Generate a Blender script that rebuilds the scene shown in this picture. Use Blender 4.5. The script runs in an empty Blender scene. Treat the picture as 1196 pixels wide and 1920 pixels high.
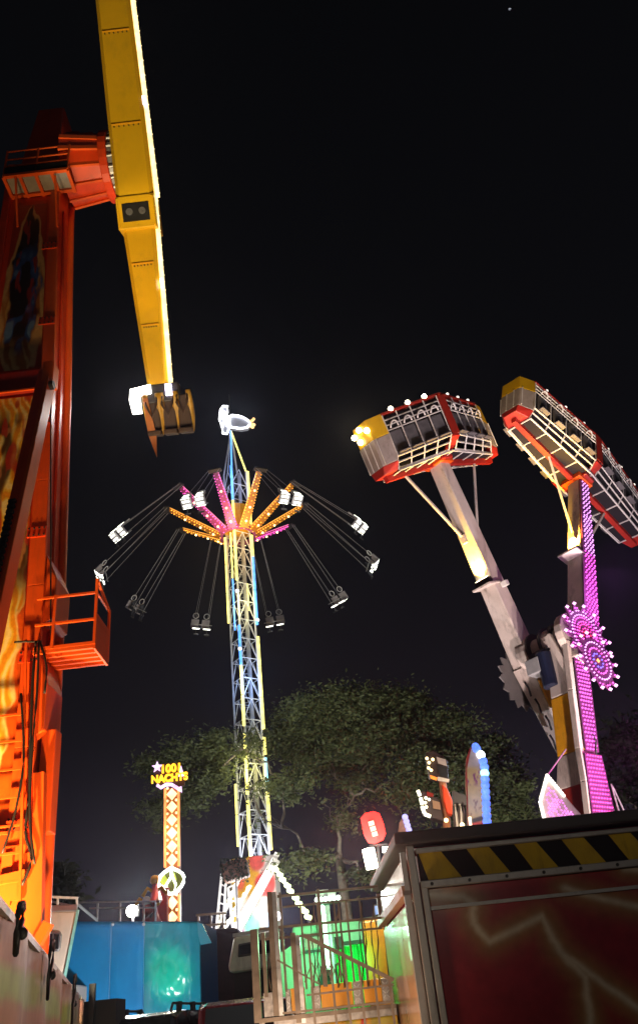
import bpy, math, random
import numpy as np
from mathutils import Vector, Matrix
random.seed(7); np.random.seed(7)
rad = math.radians
S = bpy.context.scene
COL = S.collection

# ------------------------------------------------------------------ camera
PITCH, ROLL, FPX = rad(31.8), rad(6.5), 1549.0      # focal length in photo pixels (1920 tall)
CAM = Vector((0, 0, 1.5))
F_ = Vector((0, math.cos(PITCH), math.sin(PITCH)))
U0 = Vector((0, -math.sin(PITCH), math.cos(PITCH)))
R0 = Vector((1, 0, 0))
UC = U0 * math.cos(ROLL) + R0 * math.sin(ROLL)
RC = R0 * math.cos(ROLL) - U0 * math.sin(ROLL)
cam = bpy.data.cameras.new('camera')
cam.sensor_fit = 'VERTICAL'; cam.sensor_height = 32.0; cam.sensor_width = 32.0
cam.lens = 32.0 * FPX / 1920.0
cam.clip_start = 0.05; cam.clip_end = 6000
co = bpy.data.objects.new('camera', cam); COL.objects.link(co)
m3 = Matrix((RC, UC, -F_)).transposed()
co.matrix_world = Matrix.Translation(CAM) @ m3.to_4x4()
S.camera = co

# ------------------------------------------------------------------ night sky
W = bpy.data.worlds.new('World'); S.world = W; W.use_nodes = True
nt = W.node_tree; bg = nt.nodes['Background']
tc = nt.nodes.new('ShaderNodeTexCoord'); sx = nt.nodes.new('ShaderNodeSeparateXYZ')
rp = nt.nodes.new('ShaderNodeValToRGB')
nt.links.new(tc.outputs['Generated'], sx.inputs[0]); nt.links.new(sx.outputs['Z'], rp.inputs[0])
nt.links.new(rp.outputs[0], bg.inputs[0])
e = rp.color_ramp.elements
e[0].position = 0.0; e[0].color = (.0265, .0210, .0335, 1)
e[1].position = 0.95; e[1].color = (.0022, .0024, .0030, 1)
for p_, c_ in ((.12, (.0190, .0155, .0240, 1)), (.30, (.0078, .0068, .0095, 1)), (.55, (.0040, .0040, .0052, 1))):
    k_ = e.new(p_); k_.color = c_
bg.inputs[1].default_value = 0.85
# moonless night: a trace of sky-glow from above stands for the sun lamp
sun = bpy.data.lights.new('sun', 'SUN'); sun.energy = 0.012; sun.angle = rad(20); sun.color = (.8, .85, 1)
so = bpy.data.objects.new('sun', sun); COL.objects.link(so); so.rotation_euler = (rad(35), rad(10), 0)

S.view_settings.view_transform = 'Standard'; S.view_settings.look = 'None'
S.view_settings.gamma = 1; S.view_settings.exposure = 0; S.view_settings.use_curve_mapping = False
cy = S.cycles
cy.use_denoising = True; cy.denoiser = 'OPENIMAGEDENOISE'
cy.max_bounces = 5; cy.diffuse_bounces = 2; cy.glossy_bounces = 3; cy.transmission_bounces = 4; cy.transparent_max_bounces = 8
cy.sample_clamp_indirect = 2.0; cy.caustics_reflective = False; cy.caustics_refractive = False
cy.use_light_tree = True

# ------------------------------------------------------------------ helpers
def ray(x, y): return F_ * FPX + RC * (x - 598) - UC * (y - 960)
def at(x, y, Y): d = ray(x, y); return CAM + d * (Y / d.y)
def atz(x, y, Z): d = ray(x, y); return CAM + d * ((Z - CAM.z) / d.z)
def atx(x, y, X): d = ray(x, y); return CAM + d * (X / d.x)
def atp(x, y, P, n): d = ray(x, y); return CAM + d * ((P - CAM).dot(n) / d.dot(n))
V = Vector
WORLD = {}
ZUP = V((0, 0, 1))

def frame(p, q, up=ZUP):
    z = (q - p).normalized()
    x = V(up).cross(z)
    if x.length < 1e-4: x = V((0, 1, 0)).cross(z)
    x.normalize(); y = z.cross(x)
    return x, y, z

class MB:
    def __init__(s): s.v = []; s.f = []
    def add(s, vs, fs):
        b = len(s.v); s.v += [V(p) for p in vs]; s.f += [tuple(i + b for i in f) for f in fs]; return s
    def hexa(s, b4, t4):
        return s.add(list(b4) + list(t4), [(3, 2, 1, 0), (4, 5, 6, 7), (0, 1, 5, 4), (1, 2, 6, 5), (2, 3, 7, 6), (3, 0, 4, 7)])
    def box(s, x0, x1, y0, y1, z0, z1):
        return s.hexa([(x0, y0, z0), (x1, y0, z0), (x1, y1, z0), (x0, y1, z0)], [(x0, y0, z1), (x1, y0, z1), (x1, y1, z1), (x0, y1, z1)])
    def obox(s, c, x, y, z, hx, hy, hz):
        c = V(c); X, Y, Z = V(x) * hx, V(y) * hy, V(z) * hz
        return s.hexa([c - X - Y - Z, c + X - Y - Z, c + X + Y - Z, c - X + Y - Z], [c - X - Y + Z, c + X - Y + Z, c + X + Y + Z, c - X + Y + Z])
    def beam(s, p, q, w, h=None, up=ZUP, w2=None, h2=None):
        p, q = V(p), V(q); h = w if h is None else h
        w2 = w if w2 is None else w2; h2 = h if h2 is None else h2
        x, y, z = frame(p, q, up)
        c = lambda o, a, b: [o - x * a - y * b, o + x * a - y * b, o + x * a + y * b, o - x * a + y * b]
        return s.hexa(c(p, w / 2, h / 2), c(q, w2 / 2, h2 / 2))
    def tube(s, p, q, r, r2=None, n=8):
        p, q = V(p), V(q); r2 = r if r2 is None else r2
        x, y, z = frame(p, q)
        vs = []
        for o, rr in ((p, r), (q, r2)):
            for k in range(n):
                t = 2 * math.pi * k / n; vs.append(o + x * (rr * math.cos(t)) + y * (rr * math.sin(t)))
        fs = [(k, (k + 1) % n, n + (k + 1) % n, n + k) for k in range(n)] + [tuple(range(n))[::-1], tuple(range(n, 2 * n))]
        return s.add(vs, fs)
    def path(s, pts, r, n=6, radii=None):
        pts = [V(p) for p in pts]; vs = []; m = len(pts)
        for i, p in enumerate(pts):
            d = (pts[min(i + 1, m - 1)] - pts[max(i - 1, 0)])
            x, y, z = frame(V((0, 0, 0)), d)
            rr = radii[i] if radii else r
            for k in range(n):
                t = 2 * math.pi * k / n; vs.append(p + x * (rr * math.cos(t)) + y * (rr * math.sin(t)))
        fs = [(i * n + k, i * n + (k + 1) % n, (i + 1) * n + (k + 1) % n, (i + 1) * n + k) for i in range(m - 1) for k in range(n)]
        fs += [tuple(range(n))[::-1], tuple(range((m - 1) * n, m * n))]
        return s.add(vs, fs)
    def prism(s, pts, vec):
        pts = [V(p) for p in pts]; n = len(pts); vec = V(vec)
        return s.add(pts + [p + vec for p in pts], [tuple(range(n))[::-1], tuple(range(n, 2 * n))] + [(k, (k + 1) % n, n + (k + 1) % n, n + k) for k in range(n)])
    def ball(s, c, r, seg=8, rings=5, sc=(1, 1, 1)):
        c = V(c); vs = [c + V((0, 0, -r * sc[2]))]
        for i in range(1, rings):
            ph = -math.pi / 2 + math.pi * i / rings
            for k in range(seg):
                t = 2 * math.pi * k / seg
                vs.append(c + V((r * sc[0] * math.cos(ph) * math.cos(t), r * sc[1] * math.cos(ph) * math.sin(t), r * sc[2] * math.sin(ph))))
        vs.append(c + V((0, 0, r * sc[2]))); L = len(vs) - 1
        fs = [(0, 1 + (k + 1) % seg, 1 + k) for k in range(seg)]
        for i in range(rings - 2):
            for k in range(seg):
                a = 1 + i * seg; fs.append((a + k, a + (k + 1) % seg, a + seg + (k + 1) % seg, a + seg + k))
        a = 1 + (rings - 2) * seg
        fs += [(a + k, a + (k + 1) % seg, L) for k in range(seg)]
        return s.add(vs, fs)
    def octa(s, c, r):
        c = V(c); X, Y, Z = V((r, 0, 0)), V((0, r, 0)), V((0, 0, r))
        return s.add([c + X, c + Y, c - X, c - Y, c + Z, c - Z], [(0, 1, 4), (1, 2, 4), (2, 3, 4), (3, 0, 4), (1, 0, 5), (2, 1, 5), (3, 2, 5), (0, 3, 5)])
    def disc(s, c, n, r, t, seg=24):
        c, n = V(c), V(n).normalized(); return s.tube(c - n * t / 2, c + n * t / 2, r, n=seg)
    def grid(s, fn, nu, nv):
        b = len(s.v)
        for j in range(nv + 1):
            for i in range(nu + 1): s.v.append(V(fn(i / nu, j / nv)))
        for j in range(nv):
            for i in range(nu):
                a = b + j * (nu + 1) + i; s.f.append((a, a + 1, a + nu + 2, a + nu + 1))
        return s
    def mesh(s, name, mat):
        me = bpy.data.meshes.new(name); me.from_pydata([tuple(p) for p in s.v], [], s.f)
        if mat: me.materials.append(mat)
        me.update(); return me
    def build(s, name, mat, parent=None, label=None, kind=None, bevel=0, smooth=False, cat=None, group=None):
        n = len(s.v); c = V((0, 0, 0))
        if n:
            lo = [min(p[i] for p in s.v) for i in range(3)]; hi = [max(p[i] for p in s.v) for i in range(3)]
            c = V([(a + b) / 2 for a, b in zip(lo, hi)])
            if parent is None: c.z = lo[2]
        s.v = [p - c for p in s.v]
        me = s.mesh(name, mat)
        if smooth:
            for p in me.polygons: p.use_smooth = True
        o = bpy.data.objects.new(name, me); COL.objects.link(o)
        place(o, parent, Matrix.Translation(c))
        if bevel:
            md = o.modifiers.new('edge', 'BEVEL'); md.width = bevel; md.segments = 2; md.limit_method = 'ANGLE'; md.angle_limit = rad(40)
        tag(o, label, cat, group, kind)
        return o

def place(o, parent, M):
    WORLD[o] = M
    if parent:
        o.parent = parent; o.matrix_parent_inverse = WORLD[parent].inverted()
    o.matrix_basis = M
def tag(o, label=None, cat=None, group=None, kind=None):
    if label: o['label'] = label
    if cat: o['category'] = cat
    if group: o['group'] = group
    if kind: o['kind'] = kind
    return o
def thing(name, label, cat, loc, group=None):
    o = bpy.data.objects.new(name, None); COL.objects.link(o); o.empty_display_size = .2
    place(o, None, Matrix.Translation(V(loc))); return tag(o, label, cat, group, 'thing')
_unit = {}
def unit(shape, mat):
    k = (shape, mat.name)
    if k not in _unit:
        b = MB()
        if shape == 'box': b.box(-.5, .5, -.5, .5, 0, 1)
        elif shape == 'rod': b.tube((0, 0, 0), (0, 0, 1), .5, n=8)
        elif shape == 'bulb': b.ball((0, 0, 0), 1, 8, 6)
        _unit[k] = b.mesh(shape + '_' + mat.name, mat)
    return _unit[k]
def bar(name, p, q, w, mat, parent, h=None, up=ZUP, shape='box', label=None):
    p, q = V(p), V(q); x, y, z = frame(p, q, up); L = (q - p).length; h = w if h is None else h
    M = Matrix((x * w, y * h, z * L)).transposed().to_4x4(); M.translation = p
    o = bpy.data.objects.new(name, unit(shape, mat)); COL.objects.link(o); place(o, parent, M)
    if label: o['label'] = label
    return o
def rod(name, p, q, r, mat, parent, **k): return bar(name, p, q, 2 * r, mat, parent, shape='rod', **k)
def bulb(name, c, r, mat, parent):
    M = Matrix.Diagonal((r, r, r, 1)); M.translation = V(c)
    o = bpy.data.objects.new(name, unit('bulb', mat)); COL.objects.link(o); place(o, parent, M); return o
def lamp(kind, loc, power, color, target=None, spot=60, blend=.6, size=.15, parent=None):
    l = bpy.data.lights.new('lamp_light', kind); l.energy = power; l.color = color
    if kind == 'AREA': l.size = size
    else: l.shadow_soft_size = size
    if kind == 'SPOT': l.spot_size = rad(spot); l.spot_blend = blend
    o = bpy.data.objects.new('lamp_light', l); COL.objects.link(o)
    M = Matrix.Translation(V(loc))
    if target is not None:
        q = (V(target) - V(loc)).to_track_quat('-Z', 'Y'); M = M @ q.to_matrix().to_4x4()
    place(o, parent, M); return o

# ------------------------------------------------------------------ materials
MATS = {}
def mat(name, col, rough=.5, metal=0, var=.15, scale=3.0, bump=.0, bscale=40, spec=.5, dirt=0, coat=0, trans=0):
    if name in MATS: return MATS[name]
    m = bpy.data.materials.new(name); m.use_nodes = True; t = m.node_tree; b = t.nodes['Principled BSDF']
    b.inputs['Roughness'].default_value = rough; b.inputs['Metallic'].default_value = metal
    b.inputs['Specular IOR Level'].default_value = spec
    if coat: b.inputs['Coat Weight'].default_value = coat
    tcn = t.nodes.new('ShaderNodeTexCoord'); n = t.nodes.new('ShaderNodeTexNoise')
    n.inputs['Scale'].default_value = scale; n.inputs['Detail'].default_value = 6; n.inputs['Roughness'].default_value = .65
    g = t.nodes.new('ShaderNodeNewGeometry')
    t.links.new(g.outputs['Position'], n.inputs['Vector'])
    r = t.nodes.new('ShaderNodeValToRGB'); c = V(col)
    lo = [max(0, v * (1 - var)) for v in c]; hi = [min(1, v * (1 + var)) for v in c]
    r.color_ramp.elements[0].position = .3; r.color_ramp.elements[0].color = (*lo, 1)
    r.color_ramp.elements[1].position = .7; r.color_ramp.elements[1].color = (*hi, 1)
    t.links.new(n.outputs[0], r.inputs[0]); out = r.outputs[0]
    if dirt:
        n2 = t.nodes.new('ShaderNodeTexNoise'); n2.inputs['Scale'].default_value = scale * .7; n2.inputs['Detail'].default_value = 9; n2.inputs['Roughness'].default_value = .75
        mp = t.nodes.new('ShaderNodeMapping'); mp.inputs['Scale'].default_value = (3, 3, .5)
        t.links.new(g.outputs['Position'], mp.inputs[0]); t.links.new(mp.outputs[0], n2.inputs['Vector'])
        r2 = t.nodes.new('ShaderNodeValToRGB'); r2.color_ramp.elements[0].position = .52; r2.color_ramp.elements[0].color = (0, 0, 0, 1)
        r2.color_ramp.elements[1].position = .72; r2.color_ramp.elements[1].color = (dirt, dirt, dirt, 1)
        t.links.new(n2.outputs[0], r2.inputs[0])
        mx = t.nodes.new('ShaderNodeMix'); mx.data_type = 'RGBA'
        t.links.new(r2.outputs[0], mx.inputs[0]); t.links.new(out, mx.inputs[6]); mx.inputs[7].default_value = (.05, .035, .025, 1)
        out = mx.outputs[2]
    t.links.new(out, b.inputs['Base Color'])
    mr = t.nodes.new('ShaderNodeMapRange'); mr.inputs[3].default_value = max(.03, rough - .12); mr.inputs[4].default_value = min(1, rough + .15)
    t.links.new(n.outputs[0], mr.inputs[0]); t.links.new(mr.outputs[0], b.inputs['Roughness'])
    if bump:
        n3 = t.nodes.new('ShaderNodeTexNoise'); n3.inputs['Scale'].default_value = bscale; t.links.new(g.outputs['Position'], n3.inputs['Vector'])
        bp = t.nodes.new('ShaderNodeBump'); bp.inputs['Strength'].default_value = bump; bp.inputs['Distance'].default_value = .02
        t.links.new(n3.outputs[0], bp.inputs['Height']); t.links.new(bp.outputs[0], b.inputs['Normal'])
    if trans: b.inputs['Transmission Weight'].default_value = trans
    MATS[name] = m; return m
def glow(name, col, strength, sample=False):
    if name in MATS: return MATS[name]
    m = bpy.data.materials.new(name); m.use_nodes = True; t = m.node_tree; b = t.nodes['Principled BSDF']
    b.inputs['Base Color'].default_value = (*[min(.8, c * .6 + .05) for c in col], 1); b.inputs['Roughness'].default_value = .3
    n = t.nodes.new('ShaderNodeTexNoise'); n.inputs['Scale'].default_value = 2.5
    g = t.nodes.new('ShaderNodeNewGeometry'); t.links.new(g.outputs['Position'], n.inputs['Vector'])
    mr = t.nodes.new('ShaderNodeMapRange'); mr.inputs[1].default_value = .3; mr.inputs[2].default_value = .7
    mr.inputs[3].default_value = strength * .6; mr.inputs[4].default_value = strength * 1.25
    t.links.new(n.outputs[0], mr.inputs[0]); t.links.new(mr.outputs[0], b.inputs['Emission Strength'])
    b.inputs['Emission Color'].default_value = (*col, 1)
    m.cycles.emission_sampling = 'AUTO' if sample else 'NONE'
    MATS[name] = m; return m
def artmat(name, rough=.35, spec=.5, bump=0):
    m = bpy.data.materials.new(name); m.use_nodes = True; t = m.node_tree; b = t.nodes['Principled BSDF']
    a = t.nodes.new('ShaderNodeVertexColor'); a.layer_name = 'paint'
    n = t.nodes.new('ShaderNodeTexNoise'); n.inputs['Scale'].default_value = 9; n.inputs['Detail'].default_value = 6
    g = t.nodes.new('ShaderNodeNewGeometry'); t.links.new(g.outputs['Position'], n.inputs['Vector'])
    mr = t.nodes.new('ShaderNodeMapRange'); mr.inputs[3].default_value = .7; mr.inputs[4].default_value = 1.2
    t.links.new(n.outputs[0], mr.inputs[0])
    mx = t.nodes.new('ShaderNodeMix'); mx.data_type = 'RGBA'; mx.blend_type = 'MULTIPLY'; mx.inputs[0].default_value = 1
    t.links.new(a.outputs[0], mx.inputs[6]); t.links.new(mr.outputs[0], mx.inputs[7])
    t.links.new(mx.outputs[2], b.inputs['Base Color'])
    b.inputs['Roughness'].default_value = rough; b.inputs['Specular IOR Level'].default_value = spec
    if bump:
        bp = t.nodes.new('ShaderNodeBump'); bp.inputs['Strength'].default_value = bump; bp.inputs['Distance'].default_value = .03
        n3 = t.nodes.new('ShaderNodeTexNoise'); n3.inputs['Scale'].default_value = 2.2; n3.inputs['Detail'].default_value = 4
        t.links.new(g.outputs['Position'], n3.inputs['Vector']); t.links.new(n3.outputs[0], bp.inputs['Height']); t.links.new(bp.outputs[0], b.inputs['Normal'])
    return m
_h = np.random.rand(64, 64)
def vnoise(x, y):
    x = np.asarray(x, float); y = np.asarray(y, float)
    xi = np.floor(x).astype(int); yi = np.floor(y).astype(int); fx = x - xi; fy = y - yi
    fx = fx * fx * (3 - 2 * fx); fy = fy * fy * (3 - 2 * fy); g = lambda a, b: _h[a % 64, b % 64]
    return (g(xi, yi) * (1 - fx) + g(xi + 1, yi) * fx) * (1 - fy) + (g(xi, yi + 1) * (1 - fx) + g(xi + 1, yi + 1) * fx) * fy
def fbm(x, y): return (vnoise(x, y) + .5 * vnoise(2 * x + 7, 2 * y + 3) + .25 * vnoise(4 * x + 1, 4 * y + 9)) / 1.75
def sstep(a, b, x): t = np.clip((x - a) / (b - a), 0, 1); return t * t * (3 - 2 * t)
def mixc(a, b, t): return a * (1 - t[..., None]) + np.array(b) * t[..., None]
def artpanel(name, fn, colfn, nu, nv, material, parent, thick=None, label=None, cat=None, kind=None):
    """painted sheet: fn(u,v)->point, colfn(U,V)->rgb array of the pigment"""
    b = MB(); b.grid(fn, nu, nv)
    o = b.build(name, material, parent, label=label, cat=cat, kind=kind, smooth=True)
    u, v = np.meshgrid(np.linspace(0, 1, nu + 1), np.linspace(0, 1, nv + 1))
    c = colfn(u, v).reshape(-1, 3); c = np.concatenate([np.clip(c, 0, 1), np.ones((len(c), 1))], 1)
    a = o.data.color_attributes.new('paint', 'FLOAT_COLOR', 'POINT'); a.data.foreach_set('color', c.ravel().astype(np.float32))
    if thick:
        md = o.modifiers.new('sheet', 'SOLIDIFY'); md.thickness = thick; md.offset = -1
    return o

M_red = mat('red_paint', (.72, .055, .008), .38, var=.12, dirt=.35, scale=.8)
M_redd = mat('dark_red_paint', (.33, .018, .010), .45, dirt=.4)
M_orange = mat('orange_paint', (.78, .105, .010), .4, var=.1, dirt=.25, scale=.8)
M_yel = mat('yellow_paint', (.78, .46, .012), .35, var=.06, dirt=.22, scale=.5, coat=.2)
M_yel2 = mat('amber_paint', (.80, .38, .01), .45, dirt=.3)
M_white = mat('white_paint', (.72, .70, .68), .4, var=.06, dirt=.3)
M_pink = mat('warm_white_paint', (.66, .57, .52), .42, var=.12, dirt=.75, scale=.9)
M_grey = mat('grey_paint', (.28, .28, .29), .5)
M_steel = mat('galvanised_steel', (.46, .46, .47), .42, metal=.7, var=.2, scale=8)
M_alu = mat('aluminium', (.6, .6, .62), .3, metal=.85, var=.1, scale=10)
M_black = mat('black_rubber', (.012, .012, .013), .55)
M_dark = mat('dark_metal', (.035, .033, .035), .5, metal=.3)
M_cable = mat('steel_cable', (.34, .34, .36), .5, metal=.3)
M_seat = mat('seat_shell', (.30, .28, .30), .45)
M_glass = mat('dark_glass', (.015, .018, .02), .12, spec=.8)
M_blue = mat('blue_motor', (.006, .010, .030), .45, dirt=.3)
M_asph = mat('asphalt', (.05, .05, .05), .85, var=.3, bump=.5, bscale=60)

# ------------------------------------------------------------------ ground
gb = MB(); gb.grid(lambda u, v: ((u - .5) * 4000, (v - .5) * 4000, 0), 8, 8)
gb.build('ground', M_asph, None, kind='structure')

# =================================================================== LEFT RIDE: red tower with a rotating yellow arm
TY = 20.0
def lerp_tab(tab, z):
    for (z0, a), (z1, b) in zip(tab, tab[1:]):
        if z <= z1: return a + (b - a) * (z - z0) / (z1 - z0)
    return tab[-1][1]
XR = lambda z: lerp_tab([(0, -7.50), (7, -7.60), (12.5, -7.75), (20, -8.05), (29, -8.50), (40, -8.9)], z)
XL = lambda z: lerp_tab([(0, -10.7), (12.5, -10.6), (29, -10.62), (40, -10.7)], z)
zof = lambda py, px=70, Y=TY: at(px, py, Y).z
arm_ride = thing('propeller_ride', 'tall red and orange ride tower with a long yellow rotating arm', 'ride', (-8.8, 20.6, 0))
ZT = 31.5
zs = [0, 4, 8, 12.5, 16, 20, 24, 29, ZT]
tb = MB()
for z0, z1 in zip(zs, zs[1:]):
    tb.hexa([(XL(z0), TY, z0), (XR(z0), TY, z0), (XR(z0), TY + 1.3, z0), (XL(z0), TY + 1.3, z0)],
            [(XL(z1), TY, z1), (XR(z1), TY, z1), (XR(z1), TY + 1.3, z1), (XL(z1), TY + 1.3, z1)])
tower = tb.build('tower', M_red, arm_ride)
# raised flanges framing the painted panels
for side in (0, 1):
    fb = MB()
    for z0, z1 in zip(zs, zs[1:]):
        w0, w1 = .52 - .008 * z0, .52 - .008 * z1
        a0, a1 = (XR(z0) - w0, XR(z1) - w1) if side else (XL(z0), XL(z1))
        b0, b1 = (XR(z0) + .05, XR(z1) + .05) if side else (XL(z0) + w0, XL(z1) + w1)
        fb.hexa([(a0, TY - .16, z0), (b0, TY - .16, z0), (b0, TY - .004, z0), (a0, TY - .004, z0)],
                [(a1, TY - .16, z1), (b1, TY - .16, z1), (b1, TY - .004, z1), (a1, TY - .004, z1)])
    fb.build('flange', M_orange if side else M_red, tower, bevel=.02)
eb = MB()     # rounded rear corner post seen past the side face
eb.path([(XR(z) + .06, TY + 1.22, z) for z in zs], .13, 10)
eb.build('corner_tube', M_orange, tower, smooth=True)
eb = MB(); eb.path([(XR(z) + .05, TY + .45, z) for z in zs[1:-1]], .05, 8); eb.build('conduit', M_red, tower, smooth=True)
# painted panels (flames only)
A_art = artmat('airbrush_art', .35)
RED = np.array((.62, .05, .008))
def col_upper(u, v):
    c = np.zeros(u.shape + (3,)) + RED * .75
    w = fbm(u * 4 + 5, v * 8); x = (u - .52) + (w - .5) * .30
    prof = .58 * np.sin(np.clip(.06 + .94 * v, 0, 1) * math.pi) ** .7 * (1.15 - .55 * v)
    d = np.abs(x) / (prof + .02)
    aura = sstep(1.12, .80, d); c = mixc(c, (.50, .20, .03), aura * .8)
    lick = np.abs(np.sin(x * 16 + 5 * fbm(u * 3, v * 6 + 2))) ; c = mixc(c, (.72, .46, .14), sstep(.72, .98, lick) * aura)
    rim = sstep(.22, .06, np.abs(d - .92)); c = mixc(c, (.80, .56, .22), rim * .8)
    core = sstep(.78, .62, d + .35 * (fbm(u * 7, v * 11) - .5)) * sstep(.06, .2, v)
    c = mixc(c, (.020, .012, .012), core)
    b = fbm(u * 4 + 3, v * 9 + 2)
    c = mixc(c, (.03, .09, .32), core * sstep(.46, .56, b) * sstep(.80, .6, v))
    c = mixc(c, (.14, .28, .55), core * sstep(.60, .70, b) * sstep(.75, .5, v))
    c = mixc(c, (.34, .03, .02), core * sstep(.58, .66, fbm(u * 6 + 9, v * 8 + 5)) * sstep(.2, .5, v))
    return c
def col_lower(u, v):
    c = np.zeros(u.shape + (3,)) + np.array((.70, .11, .01))
    y = 1 - v
    n1 = fbm(u * 3 + 1, v * 10); n2 = fbm(u * 7 + 4, v * 16 + 3)
    edge = 1.0 - .16 * np.clip((y - .62) / .38, 0, 1) ** 1.2 - .10 * n1 - .05 * np.sin(v * 60 + 5 * n2)
    fl = sstep(.05, -.04, u - edge)
    x = u + .10 * np.sin(v * 24 + 3 * n1) + .12 * (n1 - .5)
    st = .5 + .5 * np.sin(x * 34 + 6 * n2)
    f = np.zeros(u.shape + (3,)) + np.array((.80, .34, .02))
    f = mixc(f, (.88, .60, .06), sstep(.25, .6, st)); f = mixc(f, (.92, .80, .34), sstep(.7, .95, st + .25 * (n2 - .5)))
    c = c * (1 - fl[..., None]) + f * fl[..., None]
    rim = sstep(.035, .0, np.abs(u - edge)); c = mixc(c, (.92, .74, .30), rim * .7)
    sm = sstep(.44, .56, fbm(u * 3.2 + 6, v * 8 + 1.5)) * sstep(.40, .52, v) * sstep(1.0, .9, v)
    c = mixc(c, (.035, .018, .015), sm * .92)
    c = mixc(c, (.42, .20, .08), sm * sstep(.60, .72, fbm(u * 8, v * 20 + 3)))
    c = mixc(c, (.46, .03, .02), sstep(.55, .64, fbm(u * 5 + 8, v * 11 + 6)) * sstep(.45, .55, v) * .8)
    return c
z_a, z_b = zof(690), zof(384)
artpanel('painted_panel', lambda u, v: (lambda z: (XL(z) + .48 + (XR(z) - XL(z) - .90) * u, TY - .02, z))(z_a + (z_b - z_a) * v), col_upper, 90, 200, A_art, tower, label='dark blue and flame airbrush panel')
z_c, z_d = zof(1540), zof(742)
artpanel('painted_panel', lambda u, v: (lambda z: (XL(z) + .52 + (XR(z) - XL(z) - 1.02) * u, TY - .02, z))(z_c + (z_d - z_c) * v), col_lower, 110, 420, A_art, tower, label='yellow flame airbrush panel')
for py0, py1, m_ in ((738, 700, M_redd), (1560, 1545, M_orange)):
    z0, z1 = zof(py0), zof(py1)
    MB().box(XL(z0) + .45, XR(z0) - .4, TY - .2, TY - .05, z0, z1).build('cross_beam', m_, tower, bevel=.02)
    bar('beam_lip', (XL(z0) + .45, TY - .24, z0), (XR(z0) - .42, TY - .24, z0), .06, M_orange, tower)
for z in (6.2, 10.4, 14.2, 18.3, 22.6, 26.4):
    bar('joint_plate', (XR(z) - .5, TY - .175, z), (XR(z) + .06, TY - .175, z), .03, M_red, tower, h=.34)
    for k in range(4):
        for dz in (-.11, .11):
            p = V((XR(z) - .44 + k * .145, TY - .19, z + dz)); rod('bolt', p, p - V((0, .03, 0)), .028, M_dark, tower)
# hydraulic prop crossing the front
pa, pb = at(88, 700, 19.4), at(-60, 1380, 17.6)
MB().beam(pa, pb, .34, .42).build('hydraulic_prop', M_red, tower, bevel=.03)
off = V((.19, -.02, 0))
MB().beam(pa + off, pb + off, .12, .46).build('prop_edge', M_orange, tower, bevel=.02)
pm, pn = pa.lerp(pb, .45) + V((-.06, -.24, 0)), pa.lerp(pb, .98) + V((-.06, -.24, 0))
rk = MB().beam(pm, pn, .16, .08)
dd = (pn - pm) / 34
for k in range(34): rk.beam(pm + dd * k + V((.02, -.03, 0)), pm + dd * (k + .5) + V((.02, -.03, 0)), .2, .1)
rk.build('rack_strip', M_dark, tower)
hb = MB().obox(at(95, 705, 19.35), (1, 0, 0), (0, 1, 0), (0, 0, 1), .18, .25, .42); hb.build('prop_bracket', M_orange, tower, bevel=.03)
MB().tube(at(102, 722, 19.2), at(86, 724, 19.2), .14, n=12).build('pivot_pin', M_dark, tower)
# maintenance rungs, hoses and brackets low on the tower
for py in (1342, 1391, 1444, 1496, 1550, 1602, 1655):
    z = zof(py); bar('rung', (XL(z) + .4, TY - .28, z), at(50 - (py - 1342) * .03, py - 4, TY - .28), .045, M_orange, tower)
bar('rung_stile', at(50, 1200, TY - .28), at(38, 1690, TY - .28), .06, M_orange, tower)
def hose(pts, r, Y, parent, name='hose'):
    P = [at(x, y, Y) for x, y in pts]; Q = []
    for i in range(len(P) - 1):
        a, b, c, d = P[max(i - 1, 0)], P[i], P[i + 1], P[min(i + 2, len(P) - 1)]
        for t in (0, .25, .5, .75):
            Q.append(.5 * ((2 * b) + (c - a) * t + (2 * a - 5 * b + 4 * c - d) * t * t + (3 * b - a - 3 * c + d) * t ** 3))
    Q.append(P[-1]); return MB().path(Q, r, 6).build(name, M_black, parent, smooth=True)
hose([(68, 1205), (62, 1280), (58, 1400), (55, 1500), (48, 1560), (60, 1610), (42, 1660)], .035, TY - .32, tower)
hose([(74, 1202), (70, 1300), (60, 1420), (57, 1540), (66, 1620)], .03, TY - .36, tower)
hose([(40, 1300), (45, 1420), (30, 1520), (5, 1600)], .028, TY - .34, tower)
hose([(76, 1204), (88, 1250), (84, 1300)], .03, TY - .3, tower)
hose([(28, 1204), (50, 1203), (78, 1203)], .03, TY - .3, tower)
MB().path([at(96, y, TY - .2) for y in (740, 900, 1060, 1200)], .022, 6).build('hose', M_dark, tower)
for py, w in ((1115, .30), (1318, .2), ):
    c = at(116 if py < 1200 else 92, py, TY); z = c.z
    MB().prism([(XR(z) + .02, TY - .1, z - .9), (XR(z) + w + .05, TY - .1, z - .7), (XR(z) + w + .05, TY - .1, z + .5), (XR(z) + .02, TY - .1, z + 1.3)], (0, 1.2, 0)).build('side_bracket', M_orange, tower, bevel=.03)
z0, z1 = zof(1555, 100), zof(1362, 100)
MB().hexa([(XR(z0) + .02, 20.15, z0), (XR(z0) + .42, 20.15, z0), (XR(z0) + .42, 20.6, z0), (XR(z0) + .02, 20.6, z0)],
          [(XR(z1) + .1, 20.15, z1), (XR(z1) + .46, 20.15, z1), (XR(z1) + .46, 20.6, z1), (XR(z1) + .1, 20.6, z1)]).build('switch_box', M_orange, tower, bevel=.03)
for px, pyb, pyt in ((12, 1700, 1600), (28, 1690, 1640), (52, 1750, 1600), (70, 1780, 1450)):
    bar('stiffener', at(px, pyb, TY - .1), at(px + 6, pyt, TY - .1), .22, M_orange, tower, h=.25)
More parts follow.
